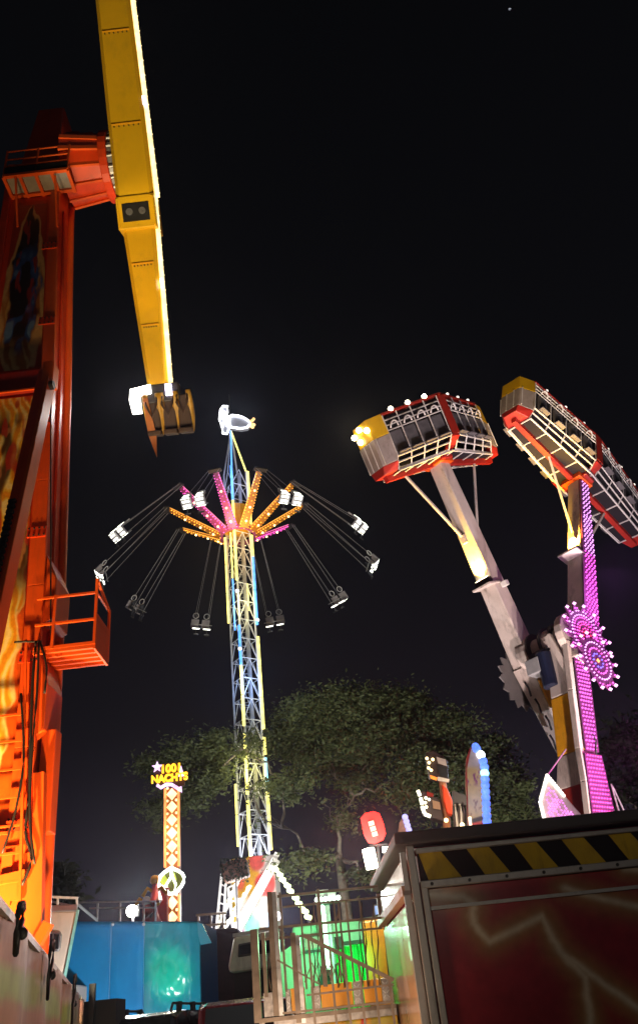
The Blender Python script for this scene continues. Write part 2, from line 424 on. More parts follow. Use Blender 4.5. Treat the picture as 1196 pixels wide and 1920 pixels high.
bar('stiffener', at(0, 1652, TY - .2), at(50, 1640, TY - .2), .2, M_orange, tower)
bar('stiffener', at(60, 1790, TY - .2), at(92, 1730, TY - .2), .2, M_orange, tower)
# service platform on the right
zp = at(120, 1214, 19.7).z
n0, n1 = at(98, 1214, 19.7), at(177, 1210, 19.7); n1.z = zp
f1 = atz(192, 1262, zp); x0, x1, y0, y1 = XR(zp) - .1, n1.x, 19.7, 19.7 + (f1.y - 19.7) * .62
pl = MB().box(x0, x1, y0, y1, zp, zp + .1).build('service_platform', M_orange, arm_ride, bevel=.01)
for k in range(5):
    yy = y0 + .05 + (y1 - y0 - .1) * k / 4
    bar('joist', (x0, yy, zp - .05), (x1, yy, zp - .05), .09, M_orange, pl)
MB().box(x1 - .03, x1 + .03, y0, y1, zp - .12, zp + .9).build('end_plate', M_orange, pl)
for (px_, py_) in ((x1, y0), (x1, y1), (x0 + .5, y0)):
    bar('post', (px_, py_, zp), (px_, py_, zp + (1.9 if py_ == y0 and px_ == x1 else 1.55)), .07, M_orange, pl)
for h_ in (.72, 1.5):
    bar('guard_rail', (x0, y0, zp + h_), (x1, y0, zp + h_), .06, M_orange, pl)
    bar('guard_rail', (x1, y0, zp + h_), (x1, y1, zp + h_), .06, M_orange, pl)
bar('guard_rail', (x1, y0, zp + 1.9), (x1, y1, zp + 1.5), .07, M_orange, pl)
# top platform with railings
zq = at(70, 366, TY).z; qn = atz(70, 323, zq).y
xa, xb = at(6, 340, qn).x, at(126, 325, qn).x
tp = MB().box(xa, xb, qn, TY - .01, zq, zq + .06).build('top_platform', M_grey, arm_ride)
for k in range(5): xx = xa + (xb - xa) * k / 4; bar('joist', (xx, qn, zq - .06), (xx, TY, zq - .06), .12, M_orange, tp)
for yy in (qn, TY - .1): bar('edge_beam', (xa, yy, zq - .05), (xb, yy, zq - .05), .13, M_orange, tp)
MB().box(xa, xb, qn - .03, qn, zq + .08, zq + .45).build('toe_board', M_dark, tp)
for h_ in (.55, .95, 1.45): bar('guard_rail', (xa, qn, zq + h_), (xb, qn, zq + h_), .05, M_orange, tp)
for k in range(3): xx = xa + (xb - xa) * k / 2; bar('post', (xx, qn, zq), (xx, qn, zq + 1.5), .06, M_orange, tp)
bar('guard_rail', (xb, qn, zq + 1.45), (xb, TY, zq + 1.45), .05, M_orange, tp)
for px in (30, 104): bar('prop', at(px, 330, qn), at(px + 4, 425, TY - .18), .07, M_orange, tp)
hz = at(80, 218, 20.6).z
MB().hexa([(-10.3, 20.1, ZT), (-8.75, 20.1, ZT), (-8.75, 21.6, ZT), (-10.3, 21.6, ZT)], [(-9.95, 20.3, hz), (-8.85, 20.3, hz), (-8.85, 21.6, hz), (-9.95, 21.6, hz)]).build('head_housing', M_red, tower, bevel=.05)
# hub bracket and slewing ring
H = at(258, 372, TY)
hc = V((0, 20.3, at(170, 318, 20.3).z)); xw = -8.35
def ring_pts(x, r, n=12, cz=hc.z): return [V((x, hc.y + r * math.sin(2 * math.pi * (k + .5) / n), cz + r * math.cos(2 * math.pi * (k + .5) / n))) for k in range(n)]
a_, b_ = ring_pts(xw, 1.35), ring_pts(H.x - 1.25, 1.12)
hubm = MB().add(a_ + b_, [tuple(range(12)), tuple(range(12, 24))[::-1]] + [(k, 12 + k, 12 + (k + 1) % 12, (k + 1) % 12) for k in range(12)])
hub = hubm.build('hub_bracket', M_red, arm_ride)
for k in range(12): bar('rib', a_[k], b_[k], .09, M_orange, hub, h=.2)
MB().disc((H.x - 1.2, hc.y, hc.z), (1, 0, 0), 1.36, .32, 28).build('slewing_ring', M_red, hub, bevel=.03)
MB().disc((H.x - .9, hc.y, hc.z), (1, 0, 0), 1.16, .3, 28).build('bearing', M_steel, hub)
for k in range(20):
    t = 2 * math.pi * k / 20
    p = V((H.x - 1.02, hc.y + 1.26 * math.sin(t), hc.z + 1.26 * math.cos(t))); rod('bolt', p, p + V((.18, 0, 0)), .07, M_steel, hub)
for k, px in enumerate((140, 165, 190)):
    c = at(px, 268, 20.0); MB().tube(c - V((.25, 0, 0)), c + V((.28, 0, 0)), .42 - .03 * k, n=14).build('drive_motor', M_redd, hub, bevel=.03)
# the arm
tip = atx(298, 722, H.x); dl = (tip - H); Ld = dl.length; dl.normalize()
up_end = H - dl * 12.5
AX = V((1, 0, 0)); an = AX.cross(dl).normalized()     # in-plane normal
if an.y > 0: an = -an
def armsec(c, w, d):   # chamfered box section, w along x, d along an
    ch = .14
    pts = [(-w / 2 + ch, d / 2), (w / 2 - ch, d / 2), (w / 2, d / 2 - ch), (w / 2, -d / 2), (-w / 2, -d / 2), (-w / 2, d / 2 - ch)]
    return [c + AX * x + an * y for x, y in pts]
def loft(secs, name, m_, parent, **k):
    b = MB(); n = len(secs[0])
    for s_ in secs: b.v += s_
    for i in range(len(secs) - 1):
        for j in range(n): b.f.append((i * n + j, i * n + (j + 1) % n, (i + 1) * n + (j + 1) % n, (i + 1) * n + j))
    b.f += [tuple(range(n))[::-1], tuple(range((len(secs) - 1) * n, len(secs) * n))]
    return b.build(name, m_, parent, **k)
arm = loft([armsec(up_end, 1.15, .9), armsec(H - dl * 3, 1.4, 1.1), armsec(H + dl * .2, 1.42, 1.1)], 'arm', M_yel, arm_ride)
loft([armsec(H + dl * 1.25, 1.22, .95), armsec(tip, .80, .6)], 'lower_boom', M_yel, arm)
jb = MB().obox(H + dl * .72, AX, an, dl, .72, .62, .62).build('joint_block', M_yel, arm, bevel=.04)
MB().obox(H + dl * .74 + an * .625, AX, an, dl, .50, .02, .34).build('lamp_recess', M_black, jb)
for sx_ in (-.24, .24):
    p = H + dl * .72 + an * .65 + AX * sx_
    MB().disc(p, an, .13, .05, 14).build('headlamp', M_alu, jb)
for sx_ in (-.66, .66): bar('side_rib', H + dl * .2 + an * .64 + AX * sx_, H + dl * 1.28 + an * .64 + AX * sx_, .07, M_yel, jb)
for t_ in (-9.2, -6.1, -2.6, 2.6, 4.9):
    w_ = (1.15 + .25 * max(0, (12.5 + t_) / 9.5) if t_ < 0 else 1.22 - .42 * (t_ - 1.25) / (Ld - 1.25)); dp = (.9 + .2 * (12.5 + t_) / 9.5) / 2 if t_ < 0 else (.95 - .35 * (t_ - 1.25) / (Ld - 1.25)) / 2
    c_ = H + dl * t_ + an * (dp + .008)
    bar('section_joint', c_ - AX * (w_ / 2 - .16), c_ + AX * (w_ / 2 - .16), .022, M_yel2, arm, h=.10, up=an)
    for k in range(6):
        p = c_ + AX * (w_ - .5) * (k / 5 - .5) + dl * .09; rod('bolt', p, p + an * .025, .026, M_dark, arm)
M_ledw = glow('led_warm_white', (1.0, .76, .34), 2.2, True)
M_ledv = glow('led_violet_white', (.75, .7, 1.0), 6.0)
for (pa_, pb_, wa, wb) in ((up_end, H + dl * .1, .62, .75), (H + dl * .1, tip, .66, .44)):
    q0, q1 = pa_ + AX * (wa + .05) + an * .2, pb_ + AX * (wb + .05) + an * .2
    MB().beam(q0, q1, .14, .2, up=an).build('led_strip', M_ledw, arm)
    sc_ = MB(); n_ = int((q1 - q0).length / .28)
    for k in range(n_): sc_.octa(q0.lerp(q1, (k + .5) / n_) + AX * .06 + an * (.05 if k % 2 else -.03), .05)
    sc_.build('led_bulbs', M_ledw, arm, kind='stuff')
for t_ in (.17, .46, .81): MB().obox((up_end.lerp(tip, t_)) + AX * (.86 - .3 * t_) + an * .26, AX, an, dl, .05, .16, .16).build('violet_led', M_ledv, arm)
# seat cluster at the lower tip
gd = MB().obox(tip + dl * .35, AX, an, dl, .78, .3, .35).build('seat_cluster', M_dark, arm_ride, label='yellow seat shells hanging at the arm tip', bevel=.05)
M_shell = mat('seat_yellow', (.40, .22, .02), .4, dirt=.3)
M_brown = mat('seat_padding', (.05, .026, .016), .6)
def dn(p, k): return p + dl * k
for k, xx in enumerate((-.28, .32, .88)):
    c = tip + AX * xx
    pts = []
    for s_ in range(7):
        t = s_ / 6; pts.append(c + dl * (.35 + 1.55 * t) + an * (.35 - .3 * math.sin(t * 2.2)))
    for sg in (-1, 1):
        MB().path([p + AX * .24 * sg for p in pts], .1, 8, radii=[.10, .12, .13, .13, .12, .09, .05]).build('seat_shell', M_shell, gd, smooth=True)
    MB().obox(c + dl * 1.1 + an * .12, AX, an, dl, .24, .12, .62).build('seat_pad', M_brown, gd, bevel=.06)
    MB().obox(c + dl * 1.85 + an * .2, AX, an, dl, .26, .3, .1).build('seat_base', M_brown, gd, bevel=.05)
    MB().path([c + AX * -.2 + dl * .5 + an * .35, c + AX * -.2 + dl * .8 + an * .55, c + dl * 1.3 + an * .5, c + AX * .2 + dl * .8 + an * .55, c + AX * .2 + dl * .5 + an * .35], .05, 6).build('shoulder_bar', M_brown, gd, smooth=True)
fin = [tip + AX * -.58 + dl * .5, tip + AX * -.40 + dl * .5, tip + AX * -.22 + dl * 1.9, tip + AX * -.30 + dl * 2.75, tip + AX * -.52 + dl * 1.9]
MB().prism([p + an * .45 for p in fin], -an * .08).build('fin', mat('fin_brown', (.40, .14, .04), .5), gd)
lp = [(-1.02, .1), (-.25, .0), (-.25, .34), (-.68, .42), (-.68, 1.05), (-1.02, 1.05), (-1.1, .5)]
MB().prism([tip + AX * x + dl * y + an * .4 for x, y in lp], -an * .12).build('light_panel', glow('led_white', (1, .95, .9), 6.0, True), gd)
MB().obox(tip + AX * .42 + dl * .28 + an * .42, AX, an, dl, .12, .04, .22).build('violet_led', M_ledv, gd)

# floodlights at the foot of the tower (behind the hoarding)
def floodlight(loc, target, power, color, label, spot=70, em=8, name='floodlight', group=None, s=1.0, blend=.6):
    loc, target = V(loc), V(target); t = thing(name, label, 'floodlight', (loc.x, loc.y, max(0, loc.z - .5)), group)
    d = (target - loc).normalized(); x, y, z = frame(V((0, 0, 0)), d)
    MB().obox(loc - d * .12 * s, x, y, d, .28 * s, .2 * s, .08 * s).build('housing', M_dark, t, bevel=.02)
    MB().obox(loc - d * .03 * s, x, y, d, .25 * s, .17 * s, .01).build('lens', glow('flood_%02d' % len(MATS), color, em), t)
    bar('bracket', loc - d * .12 - x * .32 * s, loc - d * .12 + x * .32 * s, .04, M_steel, t)
    bar('stand', loc - d * .2, (loc.x - d.x * .2, loc.y - d.y * .2, max(0, loc.z - .8)), .05, M_steel, t)
    lamp('SPOT', loc + d * .06, power, color, target, spot, blend, .2, t)
    return t
floodlight((-9.3, 17.6, .9), (-9.0, 20.3, 6), 16000, (1, .56, .20), 'warm floodlight at the tower foot shining up the flame panels', 66, blend=1)
floodlight((-5.6, 17.2, .9), (-7.3, 20.4, 6.5), 5200, (1, .50, .16), 'orange floodlight beside the tower aimed at its service platform', 72, blend=1)
floodlight((-4.2, 14.5, .8), (-5.5, 22.6, 25), 20000, (1, .80, .48), 'pale floodlight pointing up at the lower half of the yellow arm', 19, blend=.5)
floodlight((-3.4, 14.2, .8), (-5.5, 16.6, 34), 25000, (1, .78, .42), 'pale floodlight pointing up at the upper half of the yellow arm', 19, blend=.5)

# =================================================================== SWING RIDE: lattice mast with hanging chairs
MX, MY = -6.42, 55.0
mast = thing('swing_tower', 'slim lattice swing tower with yellow and blue light strips and white bird on top', 'swing ride', (MX, MY, 0))
M_lat = mat('lattice_grey', (.62, .62, .64), .45, dirt=.25)
HD = .93
def corner(k, z, h=HD):
    t = rad(-98 + 90 * k)        # k=0 front, 1 right, 2 back, 3 left
    return V((MX + h * math.cos(t), MY + h * math.sin(t), z))
zy = lambda py, px=450: at(px, py, MY).z
ZB, ZL = 0.3, zy(888, 442)
posts = [MB().tube(corner(k, ZB), corner(k, ZL), .07, n=8).build('mast_post', M_lat, mast) for k in range(4)]
NB = 27; bh = (ZL - ZB) / NB
for i in range(NB):
    z0 = ZB + bh * i; z1 = z0 + bh
    for k in range(4):
        k2 = (k + 1) % 4
        rod('brace', corner(k, z0), corner(k2, z0), .034, M_lat, mast)
        a, b, c = corner(k, z0), corner(k2, z0), (corner(k, z1) + corner(k2, z1)) / 2
        rod('brace', a, c, .03, M_lat, mast); 
        if k in (0, 3): rod('brace', b, c, .03, M_lat, mast)
# inner ladder and cable duct
for s_ in (-.18, .18): rod('ladder_stile', (MX + s_, MY + .15, ZB), (MX + s_, MY + .15, ZL), .035, M_grey, mast)
lad = MB(); z = ZB
while z < ZL: lad.tube((MX - .18, MY + .15, z), (MX + .18, MY + .15, z), .02, n=5); z += .35
lad.build('ladder_rungs', M_grey, mast, kind='stuff')
MB().box(MX + .28, MX + .46, MY - .05, MY + .2, ZB, ZL).build('cable_duct', M_grey, mast)
# light strips: runs of yellow and blue between photo heights
G_y = glow('strip_yellow', (1.0, .88, .22), 1.7); G_b = glow('strip_blue', (.10, .38, 1.0), 1.6)
G_w = glow('strip_white', (.85, .9, 1.0), 1.6); G_c = glow('strip_cyan', (.35, .75, 1.0), 1.4)
runs = [(0, 1.06, 885, 950, G_b), (0, 1.06, 950, 985, G_y), (1, 1.06, 885, 985, G_y),
        (3, 1.06, 1005, 1168, G_y), (0, 1.06, 1005, 1100, G_y), (1, 1.06, 1005, 1046, G_y), (1, 1.06, 1046, 1175, G_b),
        (0, 1.06, 1183, 1258, G_b), (0, 1.06, 1258, 1372, G_y), (1, 1.06, 1196, 1372, G_y), (0, 1.06, 1385, 1500, G_y),
        (1, 1.06, 1385, 1420, G_y), (1, 1.06, 1424, 1480, G_c), (1, 1.06, 1486, 1600, G_y), (3, 1.06, 1470, 1590, G_y), (0, 1.06, 1510, 1625, G_y)]
for k, f_, ya, yb, g_ in runs:
    px = {0: 446, 1: 470, 2: 450, 3: 426}[k]
    za, zb_ = zy(ya, px), zy(yb, px); n_ = max(1, round((za - zb_) / 2.6))
    for i in range(n_):
        p, q = corner(k, zb_ + (za - zb_) * i / n_ + .04, HD * f_ + .08), corner(k, zb_ + (za - zb_) * (i + 1) / n_ - .04, HD * f_ + .08)
        rod('light_strip', p, q, .10 if k != 3 else .075, g_, mast)
lf = lambda z: corner(3, z).lerp(corner(0, z), .58) + V((-.05, -.05, 0))
for ya, yb, g_ in ((1005, 1090, G_y), (1092, 1188, G_b)):
    rod('light_strip', lf(zy(yb, 436)), lf(zy(ya, 436)), .06, g_, mast)
rb = lambda z: corner(1, z).lerp(corner(0, z), .35)
rod('light_strip', rb(zy(1150, 462)), rb(zy(1100, 462)), .045, G_y, mast)
for py in (1120, 1168, 1228): bulb('node_lamp', corner(0 if py != 1168 else 1, zy(py), HD * 1.2), .14, G_w, mast)
# slewing ring with ten arms
ZR = zy(1004, 447); ZTIP = zy(952, 445); RT, RR = 5.2, 1.32
ro = MB()
for k in range(32):
    t0, t1 = 2 * math.pi * k / 32, 2 * math.pi * (k + 1) / 32
    ro.beam((MX + RR * math.cos(t0), MY + RR * math.sin(t0), ZR), (MX + RR * math.cos(t1), MY + RR * math.sin(t1), ZR), .22, .32)
rotor = ro.build('rotor_ring', mat('purple_paint', (.30, .05, .16), .4), mast)
MB().tube((MX, MY, ZR + .2), (MX, MY, zy(955)), 1.02, n=16).build('rotor_drum', M_yel2, rotor)
G_or = glow('bulb_amber', (1.0, .42, .04), 2.6); G_mg = glow('bulb_magenta', (1.0, .10, .55), 2.6); G_pw = glow('bulb_warm', (1.0, .75, .35), 4.0)
M_armo = mat('arm_amber', (.55, .20, .02), .4); M_armp = mat('arm_pink', (.42, .06, .20), .4)
ang = [63 - 36 * k for k in range(10)]
# 0 near-right .. the arms whose chase lights are magenta: the two at the near left
pinkset = {8, 9, 3}
for k, a in enumerate(ang):
    d = V((math.cos(rad(a)), -math.sin(rad(a)), 0)); sd = V((-d.y, d.x, 0))
    p, q = V((MX, MY, ZR)) + d * RR, V((MX, MY, ZTIP)) + d * RT
    pk = k in pinkset; m_, g_ = (M_armp, G_mg) if pk else (M_armo, G_or)
    ar = MB().beam(p, q, .62, .30, w2=.30, h2=.22).build('swing_arm', m_, mast)
    bb = MB(); n_ = 20
    for i in range(n_):
        t = (i + .3) / n_; c = p.lerp(q, t); w = .31 - .16 * t
        for s_ in (-1, 1): bb.octa(c + sd * s_ * (w + .03) - ZUP * .10, .062)
        if i % 2 == 0: bb.octa(c - ZUP * .2, .06)
    bb.build('arm_bulbs', g_, ar, kind='stuff')
    ed = MB()
    for s_ in (-1, 1): ed.beam(p + sd * s_ * .32 + ZUP * .12, q + sd * s_ * .16 + ZUP * .08, .05, .05)
    ed.build('arm_neon', glow('neon_amber', (1, .45, .06), 1.1) if not pk else glow('neon_pink', (1, .22, .5), 1.0), ar)
    for i in (3, 8, 14): bulb('arm_lamp', p.lerp(q, i / 20) - ZUP * .2, .09, G_pw, ar)
    MB().obox(q + d * .25, d, sd, ZUP, .22, .50, .05).build('arm_head', M_dark, ar)
# peak: four tubes to the apex, antenna and bird figure
apex = V((MX - .15, MY, zy(808, 433)))
for k in range(4):
    rod('peak_tube', corner(k, ZL), apex, .07, {0: G_b, 1: G_y}.get(k, M_lat), mast)
rod('peak_tube', corner(3, ZL).lerp(corner(0, ZL), .5), apex, .05, M_lat, mast)
rod('antenna', apex, V((apex.x, MY, zy(740, 430))), .05, M_dark, mast)
M_bird = mat('bird_panel', (.35, .36, .42), .5)
G_bw = glow('neon_white', (.93, .95, 1.0), 5.0, True)
def P2(px, py): return at(px, py, MY - .1)
body = [(428, 784), (436, 780), (446, 781), (456, 784), (466, 790), (470, 796), (464, 803), (452, 805), (436, 803), (426, 800)]
bird = MB().prism([P2(*q) for q in body], (0, .35, 0)).build('bird_figure', M_bird, mast, label='white neon bird with orange feet')
def neon(pts, r, g_, parent, close=True, name='neon_tube'):
    P = [V(P2(*q)) - V((0, .12, 0)) for q in pts]; P = P + [P[0]] if close else P
    b = MB(); b.path(P, r, 6); return b.build(name, g_, parent, smooth=True)
neon(body, .085, G_bw, bird)
wing1 = [(414, 770), (419, 763), (427, 763), (427, 774), (422, 790), (415, 800), (412, 788)]
wing2 = [(423, 786), (431, 787), (432, 800), (426, 815), (418, 814), (417, 803)]
for w_ in (wing1, wing2):
    MB().prism([P2(*q) - V((0, .05, 0)) for q in w_], (0, .2, 0)).build('wing', M_bird, bird); neon(w_, .085, G_bw, bird)
neon([(420, 772), (417, 786)], .12, G_bw, bird, False)
G_ft = glow('neon_amber_pale', (1, .62, .25), 1.6)
for ft in ([(469, 792), (474, 790), (477, 786)], [(470, 797), (475, 797), (478, 799)], [(470, 800), (474, 803), (476, 802)]): neon(ft, .12, G_ft, bird, False, 'foot')
# light thrown by the strips and bulbs
lamp('POINT', (MX, MY - 2.4, ZR - 1.0), 500, (1, .62, .25), parent=mast, size=.8)
lamp('POINT', (MX, MY - 2.2, ZR + 4.2), 260, (.5, .6, 1), parent=mast, size=.6)
for z_, c_ in ((28, (1, .9, .4)), (22, (.3, .5, 1)), (16, (1, .9, .3)), (11, (.7, .8, 1))):
    lamp('POINT', (MX + .2, MY - 1.8, z_), 330, c_, parent=mast, size=.6)

# chairs
M_chain = M_cable
G_seat = glow('seat_led', (.98, 1.0, .86), 3.6, False)
names = ['near the right of the mast, high and close', 'upper right, swung far out', 'right of the mast, farthest out and lower', 'lower right, hanging well below the arms',
         'just right of the mast behind it', 'just left of the mast behind it', 'lower left, dark, with a rider', 'leftmost of all the chairs',
         'upper left, below the longest magenta arm', 'close left of the mast, in front of a magenta arm']
chair_pts = []
ZC = zy(1072, 448); RCH = 10.3
def seated_person(parent_pt, d, sd, u, k):
    """rider: one skinned body, seated, legs hanging"""
    b = bpy.data.meshes.new('person')
    def L(x, y, z): return parent_pt + sd * x + d * y + u * z      # d = facing
    pts = [(0, 0, .10), (0, -.02, .32), (0, -.04, .55), (0, -.02, .66), (0, 0, .82),            # pelvis..head
           (.10, .05, .08), (.12, .42, .08), (.12, .50, -.32), (.12, .62, -.38),
           (-.10, .05, .08), (-.12, .42, .08), (-.12, .50, -.32), (-.12, .62, -.38),
           (.19, -.03, .52), (.24, .10, .30), (.20, .28, .36), (-.19, -.03, .52), (-.24, .10, .30), (-.20, .28, .36)]
    ed = [(0, 1), (1, 2), (2, 3), (3, 4), (0, 5), (5, 6), (6, 7), (7, 8), (0, 9), (9, 10), (10, 11), (11, 12), (2, 13), (13, 14), (14, 15), (2, 16), (16, 17), (17, 18)]
    rr = [.15, .15, .16, .06, .11, .10, .075, .055, .05, .10, .075, .055, .05, .07, .05, .04, .07, .05, .04]
    c = L(0, 0, 0)
    b.from_pydata([tuple(L(*p) - c) for p in pts], ed, []); o = bpy.data.objects.new('person', b); COL.objects.link(o); place(o, None, Matrix.Translation(c))
    md = o.modifiers.new('skin', 'SKIN'); sk = b.skin_vertices[0].data
    for s_, r_ in zip(sk, rr): s_.radius = (r_, r_)
    sk[0].use_root = True
    o.modifiers.new('sub', 'SUBSURF').levels = 1; o.modifiers['sub'].render_levels = 1
    b.materials.append(mat('dark_clothes', (.03, .035, .05), .8)); return o
for k, a in enumerate(ang):
    d = V((math.cos(rad(a)), -math.sin(rad(a)), 0)); sd = V((-d.y, d.x, 0))
    top = V((MX, MY, ZTIP)) + d * (RT + .25); c = V((MX, MY, ZC)) + d * RCH
    u = (top - c).normalized(); fw = u.cross(sd).normalized()     # chair axes: u up the chains, sd sideways, fw travel/out
    t = thing('swing_chair', 'lit twin swing chair, ' + names[k], 'swing chair', c, 'chairs hanging from the swing tower')
    if k == 6: t['label'] = 'unlit twin swing chair with a rider, lower left of the mast'
    lit = k != 6
    tilt = u
    for s_ in (-1, 1):
        cc = c + sd * s_ * .47
        MB().obox(cc, sd, fw, u, .36, .32, .05).build('seat', M_seat, t, bevel=.02)
        MB().obox(cc - fw * .32 + u * .30, sd, fw, u, .34, .05, .32).build('backrest', M_seat, t, bevel=.03)
        if lit:
            for j in (-1, 1): MB().obox(cc - u * .075 + fw * .15 * j, sd, fw, u, .24, .07, .02).build('seat_light', G_seat, t)
            for j in (-1, 1): MB().obox(cc - fw * .40 + u * (.30 + .15 * j), sd, fw, u, .20, .015, .06).build('back_light', G_seat, t)
        if lit:
            for j in (-1, 1): MB().obox(cc + fw * .335 * j - u * .01, sd, fw, u, .30, .02, .045).build('edge_light', G_seat, t)
        hr = MB(); P = []
        for j in range(11):
            th = 2 * math.pi * j / 10; P.append(cc - fw * .34 + u * (.92 + .24 * math.sin(th)) + sd * .24 * math.cos(th))
        hr.path(P, .035, 5).build('hoop', M_lat, t, smooth=True)
        MB().obox(cc + fw * .62 - u * .42, sd, fw, u, .2, .05, .05).build('footrest', M_dark, t)
        bar('footrest_arm', cc + fw * .28 - u * .05, cc + fw * .62 - u * .42, .04, M_dark, t)
        for f_ in (-1, 1):
            rod('chain', cc + sd * s_ * .1 + fw * .3 * f_ + u * .05, top + sd * s_ * .42 + fw * .1 * f_, .015, M_chain, t)
    bar('lap_bar', c - sd * .85 + fw * .35 + u * .35, c + sd * .85 + fw * .35 + u * .35, .05, M_steel, t)
    if lit: lamp('POINT', c - u * .35, 10, (1, 1, .9), parent=t, size=.3)
    if k in (6, 2):
        for s_ in ((-1, 1) if k == 6 else (1,)):
            pc = seated_person(c + sd * s_ * .47 + u * .05, fw, sd, u, k)
            tag(pc, ('person in dark clothes riding the %s half of the unlit swing chair' % ('outer' if s_ > 0 else 'inner')) if k == 6 else 'person in dark clothes with dangling legs on the far right swing chair', 'person', 'swing riders')

# =================================================================== RIGHT RIDE: two arms on one axle, a gondola on each
RY = 32.0
RCN = at(1040, 1215, RY)
a3 = V((.66, -.7513, 0)); b3 = V((.7513, .66, 0))
duo = thing('twin_arm_ride', 'twin-arm ride with two caged gondolas and pink LED strips', 'ride', (RCN.x + .6, RCN.y, 0))
def bx3(c, hx, hy, hz, x=a3, y=b3, z=ZUP): return MB().obox(c, x, y, z, hx, hy, hz)
# support pylon: stacked segments, amber panels near the top, dark red foot
PC = RCN + a3 * .48
def pyl(px, py): q = atp(px, py, PC, -b3); return q
foot = V((PC.x + .35, PC.y + .2, 0))
segs = [(RCN.z - .2, .52, .60, 0), (RCN.z - 2.2, .52, .58, 0), (RCN.z - 4.4, .52, .52, .25), (RCN.z - 5.6, .66, .60, .55), (RCN.z - 7.2, .74, .70, .95), (0, 1.0, 1.0, 1.6)]
def psec(z, ha, hb, k):
    c = V((PC.x - (RCN.z - z) * .15, PC.y, z)); return [c - a3 * ha - b3 * hb, c + a3 * ha - b3 * hb, c + a3 * ha + b3 * hb, c - a3 * ha + b3 * hb]
SE = [psec(*q) for q in segs]
pylon = MB().hexa(SE[1], SE[0]).build('pylon', M_pink, duo, bevel=.05)
for i, m_ in ((1, M_yel2), (2, M_pink), (3, M_redd), (4, M_redd)):
    MB().hexa(SE[i + 1], SE[i]).build('pylon_segment', m_, pylon, bevel=.04)
# bright edge rail of the pylon, kinked outwards near the foot
rail = [SE[i][1] - b3 * .05 + a3 * .02 for i in range(6)]
for i in range(4):
    MB().beam(rail[i], rail[i + 1], .26, .22, up=-b3).build('edge_rail', M_pink, pylon, bevel=.03)
for zz, o_ in ((-.9, .3), (-2.6, -.1), (-3.4, .2)):
    c = V((PC.x, PC.y, RCN.z + zz)) - b3 * .62 + a3 * o_
    MB().path([c, c + V((.2, -.05, -.2)), c + V((.35, 0, -.7)), c + V((.2, .02, -1.3))], .035, 6).build('hose', M_black, pylon, smooth=True)
# axle, gearboxes and motor
PL, PR = RCN - a3 * 1.55, RCN + a3 * 1.35
for t0, t1, r_, m_ in ((-1.5, -.85, .72, M_pink), (-.85, -.2, .52, M_pink), (-.2, .3, .66, M_pink), (.3, .75, .55, M_pink), (.75, 1.1, .95, M_pink)):
    MB().tube(RCN + a3 * t0 + ZUP * .15, RCN + a3 * t1 + ZUP * .15, r_, n=20).build('axle_housing', m_, duo, bevel=.05)
for t0 in (-.85, -.2, .3): MB().disc(RCN + a3 * t0 + ZUP * .15, a3, .78, .09, 22).build('axle_flange', M_dark, duo)
mo = bx3(RCN - a3 * .55 - b3 * .75 - ZUP * .75, .34, .3, .32).build('slip_ring_box', M_grey, duo, bevel=.04)
MB().tube(RCN - a3 * .15 - b3 * .7 - ZUP * .3, RCN - a3 * .1 - b3 * .75 - ZUP * 1.75, .33, n=16).build('drive_motor', M_blue, duo, bevel=.05)
MB().tube(RCN - a3 * .75 - b3 * .5 - ZUP * .28, RCN + a3 * .1 - b3 * .6 - ZUP * .28, .24, n=14).build('drive_motor', M_blue, duo, bevel=.04)
MB().beam(RCN + a3 * .3 - b3 * .72 + ZUP * .3, RCN + a3 * .85 - b3 * .7 - ZUP * 1.6, .28, .3).build('torque_link', M_pink, duo, bevel=.05)

def ride_arm(P, px, py, wa, wb, tail, name, tailsec):
    """arm from pivot P up to the photo point of its head, in the plane normal to the axle"""
    E_ = atp(px, py, P, a3); d = (E_ - P).normalized(); sdir = a3.cross(d).normalized()     # sdir: across the arm, in its plane of swing
    if sdir.dot(b3) > 0: sdir = -sdir       # towards the viewer
    def sec(c, x, y): return [c - a3 * x - sdir * y, c + a3 * x - sdir * y, c + a3 * x + sdir * y, c - a3 * x + sdir * y]
    o = MB().hexa(sec(P - d * .2, wa, wa * .95), sec(E_, wb, wb)).build(name, M_pink, duo, bevel=.04)
    MB().hexa(sec(P - d * tail, tailsec[0], tailsec[1]), sec(P - d * .2, wa * 1.02, wa * 1.1)).build('counterweight', M_pink, o, bevel=.04)
    return o, E_, d, sdir
armL, EL, dL, sL = ride_arm(PL, 820, 866, .46, .34, 4.3, 'left_arm' if False else 'ride_arm', (.24, .22))
armR, ER, dR, sR = ride_arm(PR, 1081, 905, .42, .30, 1.1, 'ride_arm', (.3, .3))
for arm_, P, E_, d, s_, t_ in ((armL, PL, EL, dL, sL, .38), (armR, PR, ER, dR, sR, .46)):
    # uplighter on the arm, shining along the upper half
    c = P + d * ((E_ - P).length * t_) + s_ * .52
    MB().obox(c, a3, s_, d, .42, .12, .12).build('uplighter', M_dark, arm_, bevel=.03)
    MB().obox(c + d * .13, a3, s_, d, .34, .08, .01).build('uplighter_lens', glow('lamp_halogen', (1, .85, .55), 9), arm_)
    lamp('SPOT', c + d * .2 + s_ * .05, 4800, (1, .56, .05), c + d * 4 - s_ * .12, 110, .9, .12, arm_)
    MB().obox(c - d * .2 - s_ * .1, a3, s_, d, .5, .42, .05).build('collar', M_pink, arm_, bevel=.02)
    MB().obox(E_ - d * .1, a3, s_, d, .52, .48, .14).build('head_plate', M_orange, arm_, bevel=.03)
cbx = PL + dL * 3.3 + a3 * .62
MB().obox(cbx, a3, sL, dL, .16, .1, .12).build('camera_box', M_white, armL, bevel=.02)
